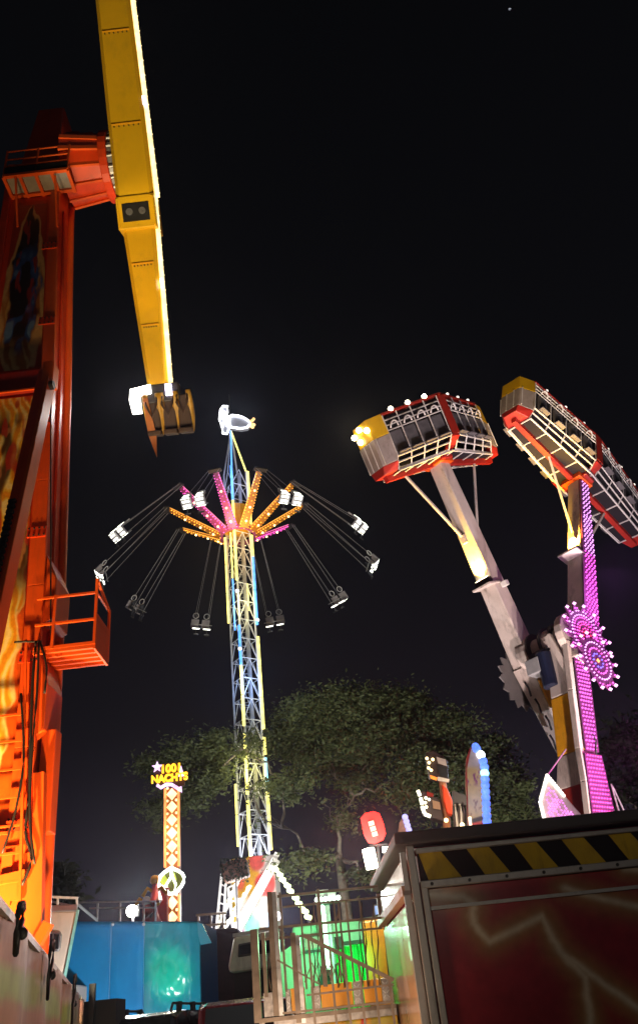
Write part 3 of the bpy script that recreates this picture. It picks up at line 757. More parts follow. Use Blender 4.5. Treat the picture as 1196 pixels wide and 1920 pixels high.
# amber panel on the left arm's lower tail, cables
bx3(PL - dL * 1.5 + a3 * .5 + sL * .1, .04, .35, .6, a3, sL, dL).build('amber_panel', M_yel2, armL)
for k in range(5):
    c = PL - dL * (.8 + k * .75) + sL * (.52 - .04 * k) + a3 * (.1 * (k % 3) - .1)
    MB().path([c, c - dL * .25 + a3 * .08 + sL * .05, c - dL * .6], .045, 6).build('cable', M_black, armL, smooth=True)

# LED faces: rows of small bulbs on the outer side of right arm and pylon
G_mag = glow('led_magenta', (1.0, .10, .75), 1.9); G_vio = glow('led_violet', (.85, .35, 1.0), 1.9); G_hot = glow('led_hot_pink', (1.0, .06, .45), 1.9)
M_ledb = mat('led_backing', (.16, .03, .14), .5)
def ledface(c0, c1, w0, w1, wdir, n, g_, parent, pitch=.15, name='led_panel', stagger=True):
    L = (c1 - c0).length; d = (c1 - c0).normalized()
    MB().hexa([c0 - wdir * w0, c0 + wdir * w0, c0 + wdir * w0 + n * .05, c0 - wdir * w0 + n * .05], [c1 - wdir * w1, c1 + wdir * w1, c1 + wdir * w1 + n * .05, c1 - wdir * w1 + n * .05]).build(name, M_ledb, parent)
    b = MB(); rows = int(L / pitch)
    for i in range(rows):
        t = (i + .5) / rows; w = w0 + (w1 - w0) * t - .05; m = max(2, int(2 * w / pitch))
        for j in range(m):
            x = -w + 2 * w * (j + (.5 if i % 2 and stagger else .15)) / m
            b.octa(c0.lerp(c1, t) + wdir * x + n * .07, .046)
    b.build('led_bulbs', g_, parent, kind='stuff')
on = a3 * .45
ledface(PR + dR * 4.2 + on, ER - dR * .3 + on - a3 * .08, .40, .30, sR, a3, G_vio, armR)
ledface(PR + dR * .2 + on, PR + dR * 4.2 + on, .44, .40, sR, a3, G_mag, armR)
pz = lambda i, s: (SE[i][1] + SE[i][2]) / 2 + a3 * .2 - b3 * .1
def plerp(z):
    for i in range(5):
        if segs[i + 1][0] <= z <= segs[i][0]:
            t = (segs[i][0] - z) / (segs[i][0] - segs[i + 1][0]); return pz(i, 0).lerp(pz(i + 1, 0), t)
ledface(plerp(RCN.z - 4.5), plerp(RCN.z - .3), .40, .46, b3, a3, G_mag, pylon)
ledface(plerp(RCN.z - 7.6), plerp(RCN.z - 4.6), .75, .52, b3, a3, G_hot, pylon)
# flower discs
def flower(c, n, r, parent, gs, spikes=14):
    x = n.cross(ZUP).normalized(); y = x.cross(n).normalized()
    P = []
    for k in range(spikes * 2):
        t = math.pi * k / spikes; rr = r if k % 2 == 0 else r * .74
        P.append(c + x * rr * math.cos(t) + y * rr * math.sin(t))
    o = MB().prism(P, n * .06).build('flower_disc', M_ledb, parent)
    for j, g_ in enumerate(gs):
        b = MB(); r0, r1 = r * j / len(gs), r * (j + 1) / len(gs); q = r0 + .05
        while q < r1 - .02:
            m = max(4, int(2 * math.pi * q / .15))
            for k in range(m):
                t = 2 * math.pi * k / m
                if q > r * .72 and math.cos(spikes * t) < .1: continue
                b.octa(c + n * .09 + x * q * math.cos(t) + y * q * math.sin(t), .042)
            q += .17
        b.build('disc_bulbs', g_, o, kind='stuff')
    bb = MB()
    for k in range(spikes): t = 2 * math.pi * k / spikes; bb.octa(c + n * .1 + x * r * .97 * math.cos(t) + y * r * .97 * math.sin(t), .085)
    bb.build('tip_bulbs', glow('led_pale_pink', (1, .5, .95), 1.7), o, kind='stuff')
    return o
G_rd = glow('led_red', (1, .05, .10), 2.0); G_bl = glow('led_blue', (.15, .12, 1), 2.0); G_am = glow('led_amber', (1, .35, .1), 2.2)
flower(atp(1098, 1195, PR + a3 * .55, a3), a3, 1.42, duo, (G_rd, G_hot, G_mag, G_vio, G_mag))
flower(atp(1117, 1240, PR + a3 * .68, a3), a3, 1.15, duo, (G_am, G_bl, G_mag, G_vio, G_mag))
# toothed disc on the far end of the axle
P = []
nL = -a3; x_ = nL.cross(ZUP).normalized()
for k in range(32):
    t = 2 * math.pi * k / 32; rr = 1.3 if k % 2 == 0 else 1.05; P.append(PL + nL * .50 + x_ * rr * math.cos(t) + ZUP * rr * math.sin(t) - ZUP * .7)
MB().prism(P, nL * .06).build('toothed_disc', mat('disc_grey', (.13, .12, .12), .6), duo)

M_cage = mat('cage_white', (.66, .62, .60), .5, dirt=.55, scale=2)
M_back = mat('gondola_backing', (.016, .013, .018), .7, spec=.2)
M_capg = mat('cap_grey', (.36, .30, .28), .4, dirt=.5, scale=2)
M_gred = mat('gondola_red', (.38, .020, .014), .45, dirt=.55, scale=1.5)
M_gseat = mat('gondola_seat', (.11, .10, .11), .5, var=.3)
G_blb = glow('gondola_bulb', (1, .90, .62), 12)
def gondola(E_, d, ldir, label, lit, XM, HT, droop, WM):
    """elongated hexagonal cage; ldir = long axis"""
    e3 = (ldir - d * ldir.dot(d)).normalized(); s3 = d.cross(e3).normalized()
    if s3.dot(V((0, -1, 0))) < 0: s3 = -s3
    O = E_ + d * .1
    Q = lambda x, y, z: O + e3 * x + s3 * y + d * (z - droop * abs(x))
    XE, WE = XM + .7, .86
    half = lambda sx_, k, z, xk=1: [Q(0, -WM * k, z), Q(sx_ * XM * xk, -WE * k, z), Q(sx_ * XM * xk, WE * k, z), Q(0, WM * k, z)]
    g = MB()
    for sx_ in (-1, 1): g.prism(half(sx_, .86, .55), d * (HT - .6))
    go = g.build('gondola', M_back, duo, label=label)
    for sx_ in (-1, 1): MB().prism(half(sx_, 1.02, HT, 1.01), d * .12).build('roof', M_redd, go, bevel=.03)
    # end caps: faceted nose, amber top, grey body, red sill
    for sx_ in (-1, 1):
        nose = lambda z, k=1: [Q(sx_ * XM, -WE * k, z), Q(sx_ * XE, -.5 * k, z), Q(sx_ * XE, .5 * k, z), Q(sx_ * XM, WE * k, z)]
        for z0, z1, k0, k1, m_, nm in ((1.6, HT + .12, 1.03, .98, M_yel, 'cap_top'), (.36, 1.6, .92, 1.03, M_capg, 'cap_body'), (0, .36, .66, .92, M_gred, 'cap_sill')):
            A, B = nose(z0, k0), nose(z1, k1)
            MB().hexa([A[0], A[1], A[2], A[3]], [B[0], B[1], B[2], B[3]]).build(nm, m_, go, bevel=.03)
        for yy in (-.6, -.2, .2, .6):
            bar('cap_rib', Q(sx_ * (XE + .02 - max(0, abs(yy) - .5) * 1.0), yy * .95, .38), Q(sx_ * (XE + .02 - max(0, abs(yy) - .5) * 1.0), yy, 1.59), .035, M_cage, go)
    for sy in (-1, 1):
        for sx_ in (-1, 1):
            A = lambda z, k=1: Q(sx_ * .22, sy * (WM - .03) * k, z); B = lambda z, k=1: Q(sx_ * XM, sy * WE * k, z)
            kz = lambda z: .64 + .33 * min(1, z / .55)
            for z in (.03, .28, .52): bar('cage_rail', A(z, kz(z)), B(z, kz(z)), .055, M_cage, go)
            for z in (1.72, 1.95, 2.2): bar('cage_rail', A(z, 1), B(z, 1), .042, M_cage, go)
            for i in range(5):
                t = i / 4
                bar('cage_post', A(0, .64).lerp(B(0, .64), t), A(.55, .97).lerp(B(.55, .97), t), .05, M_cage, go)
                bar('cage_post', A(.55, .97).lerp(B(.55, .97), t), A(HT, 1.0).lerp(B(HT, 1.0), t), .045, M_cage, go)
            for i in range(4):
                t = (i + .5) / 4; c = A(1.15, .93).lerp(B(1.15, .93), t); w = (B(0) - A(0)).normalized()
                nn = w.cross(d); nn = nn if nn.dot(s3 * sy) > 0 else -nn
                st = MB().obox(c, w, nn, d, .30, .06, .50).build('seat', M_gseat, go, bevel=.05)
                MB().obox(c - d * .52 + nn * .16, w, nn, d, .28, .12, .04).build('seat_pan', M_gseat, go, bevel=.03)
                P = []
                for j in range(8): th = math.pi * j / 7; P.append(c + w * .2 * math.cos(th) + d * (.62 + .26 * math.sin(th)) + nn * (.12 + .1 * math.sin(th)))
                MB().path(P, .04, 6).build('shoulder_bar', M_cage, go, smooth=True)
            for i in range(3):
                c = A(HT + .16, .98).lerp(B(HT + .16, .98), (i + .6) / 3.2)
                bulb('bulb', c, .12 if (sx_ < 0 and lit) else .07, G_blb if (sx_ < 0 and lit) else glow('bulb_dim', (1, .9, .8), 1.6), go)
        MB().prism([Q(-.22, sy * WM, .55), Q(.22, sy * WM, .55), Q(.22, sy * WM, HT), Q(-.22, sy * WM, HT)], s3 * sy * .03).build('ridge_plate', M_redd, go)
    if lit:
        for yy, zz in ((-.45, 2.2), (.0, 2.35), (.45, 2.1), (-.2, 1.85)): bulb('bulb', Q(-XE - .08, yy, zz), .13, G_blb, go)
    # underframe
    for sx_ in (-1, 1): MB().prism(half(sx_, .60, -.04), d * .035).build('floor_pan', M_back, go)
    for sx_ in (-1, 1): bar('underframe_beam', Q(0, 0, -.12), Q(sx_ * (XM + .4), 0, -.12), .24, M_gred, go, h=.3, up=d)
    for sy in (-1, 1):
        bar('underframe_rail', Q(-XM, sy * .60, -.05), Q(0, sy * WM * .65, -.05), .07, M_cage, go); bar('underframe_rail', Q(XM, sy * .60, -.05), Q(0, sy * WM * .65, -.05), .07, M_cage, go)
    for i in range(9):
        x = -XM + 2 * XM * i / 8; w = .60 + (WM * .65 - .6) * (1 - abs(x) / XM)
        bar('cross_bar', Q(x, -w, -.08), Q(x, w, -.08), .05, M_cage, go)
    MB().obox(Q(0, 0, -.02), e3, s3, d, .34, .7, .2).build('saddle', M_gred, go, bevel=.05)
    for sy in (-1, 1): MB().prism([Q(-.25, sy * .3, -.1), Q(.25, sy * .3, -.1), Q(.22, sy * WM * .98, .55), Q(-.22, sy * WM * .98, .55)], -d * .12).build('gusset', M_gred, go, bevel=.02)
    return go, Q
def long_dir(E_, u, psi):
    """long axis of a gondola: perpendicular to its up axis, turned psi degrees away from square-on"""
    v = (E_ - CAM).normalized(); f = v.cross(u).normalized(); g = u.cross(f); g = -g if g.y < 0 else g
    q = f * math.cos(rad(psi)) + g * math.sin(rad(psi)); return -q if q.dot(RC) < 0 else q
def tilt(E_, d, k): h = CAM - E_; h.z = 0; return (d + h.normalized() * k).normalized()
dL2, dR2 = tilt(EL, dL, .12), tilt(ER, dR, .02)
g1, Q1 = gondola(EL, dL2, long_dir(EL, dL2, 47), 'left gondola with amber nose and lit bulbs', True, 3.0, 2.45, .11, 1.7)
g2, Q2 = gondola(ER, dR2, long_dir(ER, dR2, 58), 'right gondola seen from below', False, 4.5, 2.35, .03, 1.25)
for arm_, P, E_, d, s_, Q in ((armL, PL, EL, dL, sL, Q1), (armR, PR, ER, dR, sR, Q2)):
    L = (E_ - P).length
    for sx_ in (-1, 1):
        p = Q(sx_ * 2.3, 0, -.1); q = P + d * (L - 3.9) + (p - E_ - d * (p - E_).dot(d)).normalized() * .42
        bar('strut', p, q, .1, M_pink, arm_)
        MB().obox(q, a3, s_, d, .12, .12, .2).build('strut_shoe', M_pink, arm_, bevel=.02)
floodlight((2.2, 15.2, .9), ER + V((-1.5, -3, 1)), 34000, (1, .74, .46), 'amber floodlight aimed across at the nose of the right gondola', 13, em=8)
floodlight((RCN.x + 6.0, RCN.y - 8.0, .9), RCN + V((0, 0, 3)), 9500, (.96, .90, .95), 'pale floodlight right of the twin-arm ride lighting its arms', 55, em=8)
# uplights standing round the ride's deck
floodlight((RCN.x - 4.2, RCN.y - 5.5, .9), EL + V((0, 0, -1)), 7500, (1, .84, .80), 'pale pink floodlight below the left gondola of the twin-arm ride', 42, em=8)
floodlight((RCN.x + 2.2, RCN.y - 6.0, .9), ER + V((-2, -1, 0)), 7000, (1, .80, .62), 'warm floodlight aimed at the right gondola', 34, em=8)
floodlight((RCN.x + .6, RCN.y - 7.0, .9), RCN + V((0, 0, 2)), 9000, (1, .78, .74), 'pale floodlight in front of the twin-arm pylon', 60, em=8)
lamp('POINT', PR + dR * 2 + a3 * 1.6, 160, (.9, .25, 1), parent=armR, size=.8)
lamp('POINT', V(plerp(RCN.z - 5)) + a3 * 1.6, 160, (1, .12, .6), parent=pylon, size=.8)

# =================================================================== FOREGROUND TRAILER with hazard stripes
FY = 10.0
zt = at(738, 1583, FY).z
tr = thing('ride_trailer', 'dark red box trailer with yellow and black hazard stripes under its roof', 'trailer', (at(768, 1640, FY).x, FY, 0))
xl = at(768, 1640, FY).x; farY = FY + 3.6
XRT = 6.2
M_tred = mat('trailer_red', (.26, .018, .026), .22, var=.25, spec=.6, coat=.4)
M_frame = mat('trailer_frame', (.30, .29, .28), .45, metal=.4, dirt=.4)
zlo = .75
MB().box(xl + .02, XRT, FY + .05, farY, zlo, zt - .05).build('body', M_tred, tr)
MB().box(xl - .13, XRT + .1, FY - .14, farY + .05, zt - .03, zt + .10).build('roof', mat('roof_dark', (.05, .048, .05), .6), tr, bevel=.02)
zr = lambda py, px=800: at(px, py, FY).z
zs0, zs1 = zr(1652, 797), zr(1600, 790)     # stripe band at its left end
MB().box(xl, xl + .085, FY - .03, FY + .04, zlo, zt - .03).build('corner_post', M_frame, tr, bevel=.01)
MB().box(xl + .10, xl + .17, FY - .045, FY + .04, zlo, zs0 - .02).build('corner_post', M_frame, tr, bevel=.01)
MB().box(xl + .10, XRT, FY - .05, FY + .04, zs1, zs1 + .05).build('frame_rail', M_frame, tr, bevel=.008)
rl = MB().box(xl + .10, XRT, FY - .06, FY + .04, zs0 - .075, zs0).build('frame_rail', M_frame, tr, bevel=.008)
for k in range(9):
    c = V((xl + .22 + k * .42, FY - .066, zs0 - .04)); rod('rivet', c, c + V((0, -.012, 0)), .018, M_black, tr)
zz = zs0 - .28
bar('drip_rail', (xl + .17, FY - .02, zz), (XRT, FY - .02, zz), .035, M_frame, tr)
# hazard stripes: slanted plates, black and yellow
bh_ = zs1 - zs0; sw = .285
st_y = mat('stripe_yellow', (.55, .36, .015), .6, dirt=.45, spec=.25); st_k = mat('stripe_black', (.010, .010, .012), .65, spec=.2)
k = 0; x = xl + .13
MB().box(xl + .12, XRT, FY + .0, FY + .04, zs0, zs1).build('stripe_backing', st_k, tr)
while x < XRT - .6:
    w0, w1 = max(x, xl + .13), x + sw
    MB().prism([(x + .16 if x > xl + .2 else x + .07, FY - .012, zs0), (x + .16 + sw, FY - .012, zs0), (x + sw - .03, FY - .012, zs1), (x, FY - .012, zs1)], (0, .01, 0)).build('hazard_stripe', st_y, tr)
    x += sw * 1.93
# airbrushed lightning on the big red side panel
A_lit = artmat('lightning_art', .18, .6, bump=.06)
bolts = [[(0.0, .97), (.10, .94), (.13, .90), (.12, .80), (.16, .70), (.30, .78), (.33, .80), (.36, .62), (.42, .48), (.40, .2), (.44, 0)],
         [(.42, .93), (.52, .86), (.62, .80), (.68, .77), (.74, .80), (.82, .88), (.92, .84), (1, .86)],
         [(.36, .62), (.48, .42), (.56, .30), (.60, .1)], [(.62, 1.0), (.72, .97), (.86, .97), (1, .94)], [(.82, .88), (.84, .72), (.90, .60)]]
def seg_d(u, v, a, b, asp):
    ax, ay, bx_, by = a[0] * asp, a[1], b[0] * asp, b[1]; px, py = u * asp, v
    t = np.clip(((px - ax) * (bx_ - ax) + (py - ay) * (by - ay)) / max(1e-9, (bx_ - ax) ** 2 + (by - ay) ** 2), 0, 1)
    return np.hypot(px - ax - t * (bx_ - ax), py - ay - t * (by - ay))
def col_light(u, v):
    c = np.zeros(u.shape + (3,)) + np.array((.26, .018, .026)); c *= (.75 + .5 * fbm(u * 5, v * 3))[..., None]
    d = np.full(u.shape, 9.)
    uw = u + .012 * (fbm(u * 40, v * 20) - .5)
    for bl in bolts:
        for p, q in zip(bl, bl[1:]): d = np.minimum(d, seg_d(uw, v, p, q, 1.6))
    c = mixc(c, (.30, .19, .06), np.exp(-(d / .075) ** 2) * .8)
    return mixc(c, (.62, .55, .42), np.exp(-(d / .019) ** 2) * .7)
pz0, pz1 = zlo, zs0 - .08
artpanel('painted_panel', lambda u, v: (xl + .175 + u * 3.6, FY - .008, pz0 + (pz1 - pz0) * v), col_light, 260, 140, A_lit, tr, thick=.01, label='dark red panel with airbrushed lightning')
MB().box(xl + 3.78, XRT, FY - .008, FY + .04, pz0, pz1).build('side_panel', M_tred, tr)
# left end wall: window strip, panel, trims
M_win = mat('milky_window', (.55, .52, .55), .12, spec=.7)
zw0, zw1 = zs0 - .06, zt - .12
MB().box(xl - .03, xl + .0, FY + .22, farY - .15, zw0 + .05, zw1).build('end_window', M_win, tr, bevel=.01)
for y_ in (FY + .12, farY - .08): bar('window_trim', (xl - .035, y_, zw0), (xl - .035, y_, zw1 + .04), .06, M_frame, tr)
bar('window_trim', (xl - .05, FY + .1, zw0), (xl - .05, farY - .05, zw0), .10, M_orange if False else mat('brown_trim', (.32, .17, .10), .45), tr)
MB().box(xl - .02, xl + .0, FY + .2, farY - .1, zlo, zw0 - .1).build('end_panel', mat('end_panel_paint', (.36, .20, .13), .3, var=.3, dirt=.4, scale=2, coat=.3), tr)
bar('window_trim', (xl - .04, FY + .14, zlo), (xl - .04, FY + .14, zw0), .08, M_frame, tr)
for y_ in (FY + .6, farY - .6):
    MB().disc((xl + .6, y_, .42), (1, 0, 0), .40, .24, 20).build('wheel', M_black, tr, bevel=.03)
    MB().disc((xl + 2.6, y_, .42), (1, 0, 0), .40, .24, 20).build('wheel', M_black, tr, bevel=.03)
MB().box(xl + .1, XRT - .1, FY + .3, farY - .3, .5, .76).build('chassis', M_dark, tr)

tr.matrix_basis = WORLD[tr] @ Matrix.Rotation(rad(4.6), 4, 'Z')
# =================================================================== LEFT PAINTED HOARDING with bungee loops
hA, hB = at(-60, 1628, 4.6), V((0, 0, 0)); HZ = at(0, 1700, 5.0).z
hA = atz(-70, 1608, HZ); hB = atz(156, 1876, HZ)
A_hoard = artmat('hoarding_art', .6, .2, bump=.12)
def col_hoard(u, v):
    v = (v - .74) / .26
    c = np.zeros(u.shape + (3,)) + np.array((.30, .13, .06))
    w = fbm(u * 24, v * 1.5)
    c = mixc(c, (.22, .34, .07), sstep(.30, .5, fbm(u * 7 + 3, v * 1.2 + 4)) * sstep(.30, .46, v + .22 * w) * sstep(.85, .70, v + .1 * w))
    c = mixc(c, (.44, .38, .34), sstep(.62, .8, v + .16 * w) * sstep(.48, .62, fbm(u * 11, v * 2 + 6)) * .8)
    c = mixc(c, (.20, .14, .13), sstep(.5, .75, fbm(u * 30, v * 3)) * sstep(.6, .85, v) * .7)
    c = mixc(c, (.55, .06, .05), sstep(.93, .99, v) * sstep(.32, .20, u))
    c = mixc(c, (.24, .10, .09), sstep(.60, .85, u) * .85)
    return c * (.7 + .6 * fbm(u * 60, v * 2))[..., None]
hd = thing('painted_hoarding', 'brown and green streaked painted hoarding with a sloping top edge', 'hoarding', (hA.x * .5 + hB.x * .5, hA.y * .5 + hB.y * .5, 0))
dirh = (hB - hA).normalized(); nh = V((dirh.y, -dirh.x, 0)); nh = nh if nh.dot(V((0, 0, 0)) - hA) > 0 else -nh
artpanel('sheet', lambda u, v: (hA.lerp(hB, u).x + nh.x * .03 * math.sin(u * 40), hA.lerp(hB, u).y, HZ * v), col_hoard, 200, 60, A_hoard, hd, thick=.03)
bar('top_rail', hA + ZUP * .0 - nh * .02, hB - nh * .02, .05, mat('worn_rail', (.42, .36, .32), .5, dirt=.5), hd)
for t_ in (.05, .35, .65, .99): bar('stake', V((hA.lerp(hB, t_).x, hA.lerp(hB, t_).y, 0)) - nh * .08, hA.lerp(hB, t_) - nh * .08, .06, M_steel, hd)
bp_ = thing('rear_corner_post', 'black post standing at the far end of the painted hoarding', 'post', (hB.x, hB.y + .3, 0))
c = atz(166, 1880, HZ); c = hB + V((.12, .05, 0))
MB().box(hB.x + .02, hB.x + .55, hB.y, hB.y + .6, 0, HZ - .02).build('cabinet', M_black, bp_)
bar('upright', at(174, 1912, hB.y - .4) * V((1, 1, 0)) if False else V((at(176, 1890, hB.y).x, hB.y - .1, 0)), V((at(176, 1890, hB.y).x, hB.y - .1, at(176, 1845, hB.y).z)), .09, M_black, bp_)
for k, (px, py, s_, lab) in enumerate(((16, 1736, 1.0, 'largest black bungee loop, highest on the hoarding'), (80, 1812, 1.1, 'middle black bungee loop hooked over the hoarding edge'), (128, 1868, .9, 'lowest black bungee loop near the hoarding end'))):
    # point on the hoarding plane
    c = atp(px, py, hA, nh) + nh * .06
    sc = (c - CAM).length / 1549 * s_
    x3 = dirh * 1.9; P = []
    for (u_, v_) in ((6, -22), (-4, -30), (-12, -12), (-12, 14), (-6, 42), (0, 14), (8, -8), (10, -24), (4, -33), (-6, -26)):
        P.append(c + x3 * u_ * sc - ZUP * v_ * sc + nh * (.01 * (u_ > 0) + .004 * k))
    b = MB(); b.path(P, .014 + .004 * (k == 0), 6)
    o = b.build('bungee_cord', M_black, None, label=lab, cat='bungee cord', group='bungee loops on the hoarding', smooth=True)
    kb = MB().ball(c + x3 * 4 * sc - ZUP * 12 * sc + nh * .02, .035, 8, 6).build('ball_toggle', M_black, o, smooth=True)

# =================================================================== WHITE CAMPER behind the tower
CY = 24.0
cp = thing('camper', 'cream camper front with silver roof band and small window beside the red tower', 'camper', (at(110, 1760, CY).x, CY + 1.5, 0))
M_cream = mat('cream_paint', (.70, .52, .40), .35, var=.08, dirt=.2, scale=2)
q = [at(30, 1706, CY), at(146, 1706, CY), at(120, 1838, CY), at(30, 1844, CY)]
MB().prism(q, (-1.35, 3, 0)).build('nose', M_cream, cp, bevel=.08)
bz = at(100, 1840, CY)
MB().box(q[0].x, at(100, 1840, CY).x, CY + .2, CY + 3, .4, bz.z).build('body', M_cream, cp, bevel=.05)
MB().prism([at(28, 1700, CY - .05), at(147, 1695, CY - .05), at(146, 1708, CY - .05), at(28, 1711, CY - .05)], (-1.4, 3.1, 0)).build('roof_band', M_alu, cp, bevel=.03)
bar('edge_trim', at(147, 1706, CY - .04), at(121, 1838, CY - .04), .06, mat('teal_trim', (.25, .5, .42), .4), cp)
wf = MB().prism([at(x_, y_, CY - .05) for x_, y_ in ((93, 1746), (113, 1747), (116, 1753), (113, 1778), (109, 1784), (92, 1784))], (0, .08, 0)).build('window', M_alu, cp, bevel=.02)
MB().prism([at(x_, y_, CY - .07) for x_, y_ in ((93, 1751), (99, 1751), (98, 1779), (93, 1779))], (0, .04, 0)).build('pane', M_glass, wf)
MB().prism([at(x_, y_, CY - .07) for x_, y_ in ((102, 1751), (111, 1752), (109, 1779), (101, 1779))], (0, .04, 0)).build('pane', M_glass, wf)
for y0_ in (CY, CY + 1.2):
    bar('roof_rail', at(40, 1679, y0_), at(147, 1684, y0_) if y0_ == CY else at(147, 1684, CY) + V((-.55, 1.2, 0)), .055, M_white, cp)
for px in (75, 109, 145): bar('rail_post', at(px, 1700, CY), at(px, 1682, CY), .05, M_white, cp)
bar('awning_arm', at(147, 1696, CY + .1), at(183, 1726, CY + 1.6), .05, M_grey, cp)
for x_ in (-.9, .0):
    MB().disc((bz.x - .5 + x_, CY + 1, .36), (1, 0, 0), .36, .2, 18).build('wheel', M_black, cp)

# =================================================================== BLUE TARPAULIN STALL
BY = 27.0
bt = thing('tarpaulin_stall', 'bright blue tarpaulin stall with crumpled glossy right end and side flap', 'stall', (at(250, 1800, BY).x, BY + 1.5, 0))
M_tarp = mat('blue_tarp', (.002, .15, .36), .5, var=.12, scale=1.2, spec=.2)
M_tarp2 = mat('teal_tarp', (.008, .20, .28), .16, var=.15, scale=1.2, spec=.9, coat=.6)
bz1 = at(145, 1724, BY).z; xL_, xM_, xS_, xE_ = at(90, 1790, BY).x, at(208, 1800, BY).x, at(271, 1800, BY).x, at(376, 1800, BY).x
zR_ = at(376, 1729, BY).z
ztop = lambda x: bz1 + (zR_ - bz1) * (x - xL_) / (xE_ - xL_)
def tarp(x0, x1, m_, amp, nu=26, nv=26, seed=0):
    def fn(u, v):
        x = x0 + (x1 - x0) * u; z = .3 + (ztop(x) - .3) * v
        n_ = float(fbm(np.array(x * 1.7 + seed), np.array(z * 1.9 + seed))) + .6 * float(fbm(np.array(x * 4.2 + seed), np.array(z * 3.1 + 9)))
        return (x, BY - amp * n_ * min(1, 6 * u * (1 - u) + .15) - .02 * math.sin(v * 3.14), z)
    b = MB(); b.grid(fn, nu, nv); o = b.build('tarp_sheet', m_, bt, smooth=True)
    md = o.modifiers.new('sheet', 'SOLIDIFY'); md.thickness = .02; md.offset = 1
tarp(xL_, xM_ - .015, M_tarp, .04); tarp(xM_ + .015, xS_ - .015, M_tarp, .04, seed=3); tarp(xS_ + .015, xE_, M_tarp2, .16, 60, 60, 5)
for x in (xM_, xS_): bar('seam', (x, BY - .02, .3), (x, BY - .02, ztop(x)), .035, mat('tarp_seam', (.08, .22, .40), .5), bt)
MB().hexa([(xL_, BY + .05, ztop(xL_) - .1), (xE_, BY + .05, zR_ - .1), (xE_, BY + 3, zR_ - .1), (xL_, BY + 3, ztop(xL_) - .1)], [(xL_, BY + .05, ztop(xL_) + .03), (xE_, BY + .05, zR_ + .03), (xE_, BY + 3, zR_ + .03), (xL_, BY + 3, ztop(xL_) + .03)]).build('roof', M_tarp, bt)
MB().box(xE_ - .05, xE_ + .01, BY + .05, BY + 3, .3, zR_ - .1).build('end_wall', M_tarp, bt)
MB().prism([at(366, 1727, BY - .05), at(380, 1733, BY - .1), at(397, 1768, BY - .15), at(376, 1772, BY - .1)], (0, .04, 0)).build('side_flap', M_tarp2, bt)
for px in (212, 270):
    for py in (1733,): bulb('eyelet', at(px, py, BY - .06), .05, M_alu, bt)
for x in (xL_ + .1, xE_ - .1):
    for y in (BY + .1, BY + 2.9): bar('leg', (x, y, 0), (x, y, 1.0), .08, M_steel, bt)
# rail and floodlight on the deck behind
rr_ = thing('deck_railing', 'thin grey railing on the deck behind the blue stall', 'railing', (at(240, 1720, 31).x, 31, 0))
for p, q in (((150, 1692), (292, 1690)), ((168, 1703), (290, 1702))): bar('rail', at(*p, 31), at(*q, 31), .05, M_steel, rr_)
for px in (184, 226, 270, 292): 
    c = at(px, 1692, 31); bar('post', (c.x, 31, 0), c, .06, M_steel, rr_)
rr2 = thing('deck_railing', 'short white railing left of the swing tower base', 'railing', (at(395, 1725, 40).x, 40, 0), None)
for p, q in (((368, 1716), (425, 1712)), ((370, 1736), (425, 1732))): bar('rail', at(*p, 40), at(*q, 40), .08, M_white, rr2)
for px in (372, 396, 418): c = at(px, 1715, 40); bar('post', (c.x, 40, 0), c, .08, M_white, rr2)
fl = thing('site_floodlight', 'glaring white floodlight on a pole above the blue stall', 'floodlight', (at(248, 1708, 29.5).x, 29.5, 0))
c = at(248, 1708, 29.5)
MB().obox(c + V((0, .2, 0)), (1, 0, 0), (0, 1, 0), ZUP, .2, .06, .18).build('housing', M_dark, fl, bevel=.02)
MB().ball(c, .19, 16, 12, (1, .5, .95)).build('lens', glow('flood_white', (1, .98, .90), 40), fl, smooth=True)
rod('pole', (c.x, c.y + .15, 0), c + V((0, .15, -.1)), .05, M_steel, fl)
lamp('SPOT', c + V((0, -.2, 0)), 900, (1, .97, .9), CAM, 120, .6, .2, fl)
floodlight((-5.6, 20.8, .6), (-6.2, 27, 2.6), 2000, (.92, .97, 1), 'added cold white floodlight hidden on the ground, brightening the blue stall', 95)  # added lamp, stands in for the fairground's general light on the stall
floodlight((-4.4, 21.5, .7), tuple(at(318, 1822, 27)), 2600, (.02, 1, .16), 'added green spotlight imitating a green reflection on the crumpled blue tarp', 15, blend=.9)  # added lamp imitating the reflection of a green LED on the tarp
floodlight((.2, 4.6, .45), (-3.2, 8.5, 1.9), 95, (1, .80, .52), 'added small warm fill floodlight, unseen in front of the painted hoarding', 110)  # added fill lamp out of view, lights the hoarding from the front

# =================================================================== RAISED DECK WITH FENCE AND STEPS
DY = 12.8
dk = thing('steel_deck_fence', 'steel railing on a raised deck with orange and chequer plate panels', 'fence', (at(620, 1900, DY).x, DY, 0))
M_rail = mat('rail_steel', (.20, .155, .125), .35, metal=.5, var=.2, scale=6)
M_chq = mat('chequer_plate', (.34, .32, .32), .35, metal=.7, var=.3, scale=14)
M_oran = mat('orange_board', (.80, .34, .015), .4, var=.12, dirt=.3, scale=2)
zd = at(620, 1897, DY).z
xd0, xd1 = at(486, 1905, DY).x, at(742, 1885, DY).x
MB().box(xd0, xd1, DY - .02, DY + 4, zd - .12, zd).build('deck', M_chq, dk)
MB().box(xd0, xd1, DY - .06, DY - .02, zd - .04, zd + .01).build('deck_edge', M_rail, dk)
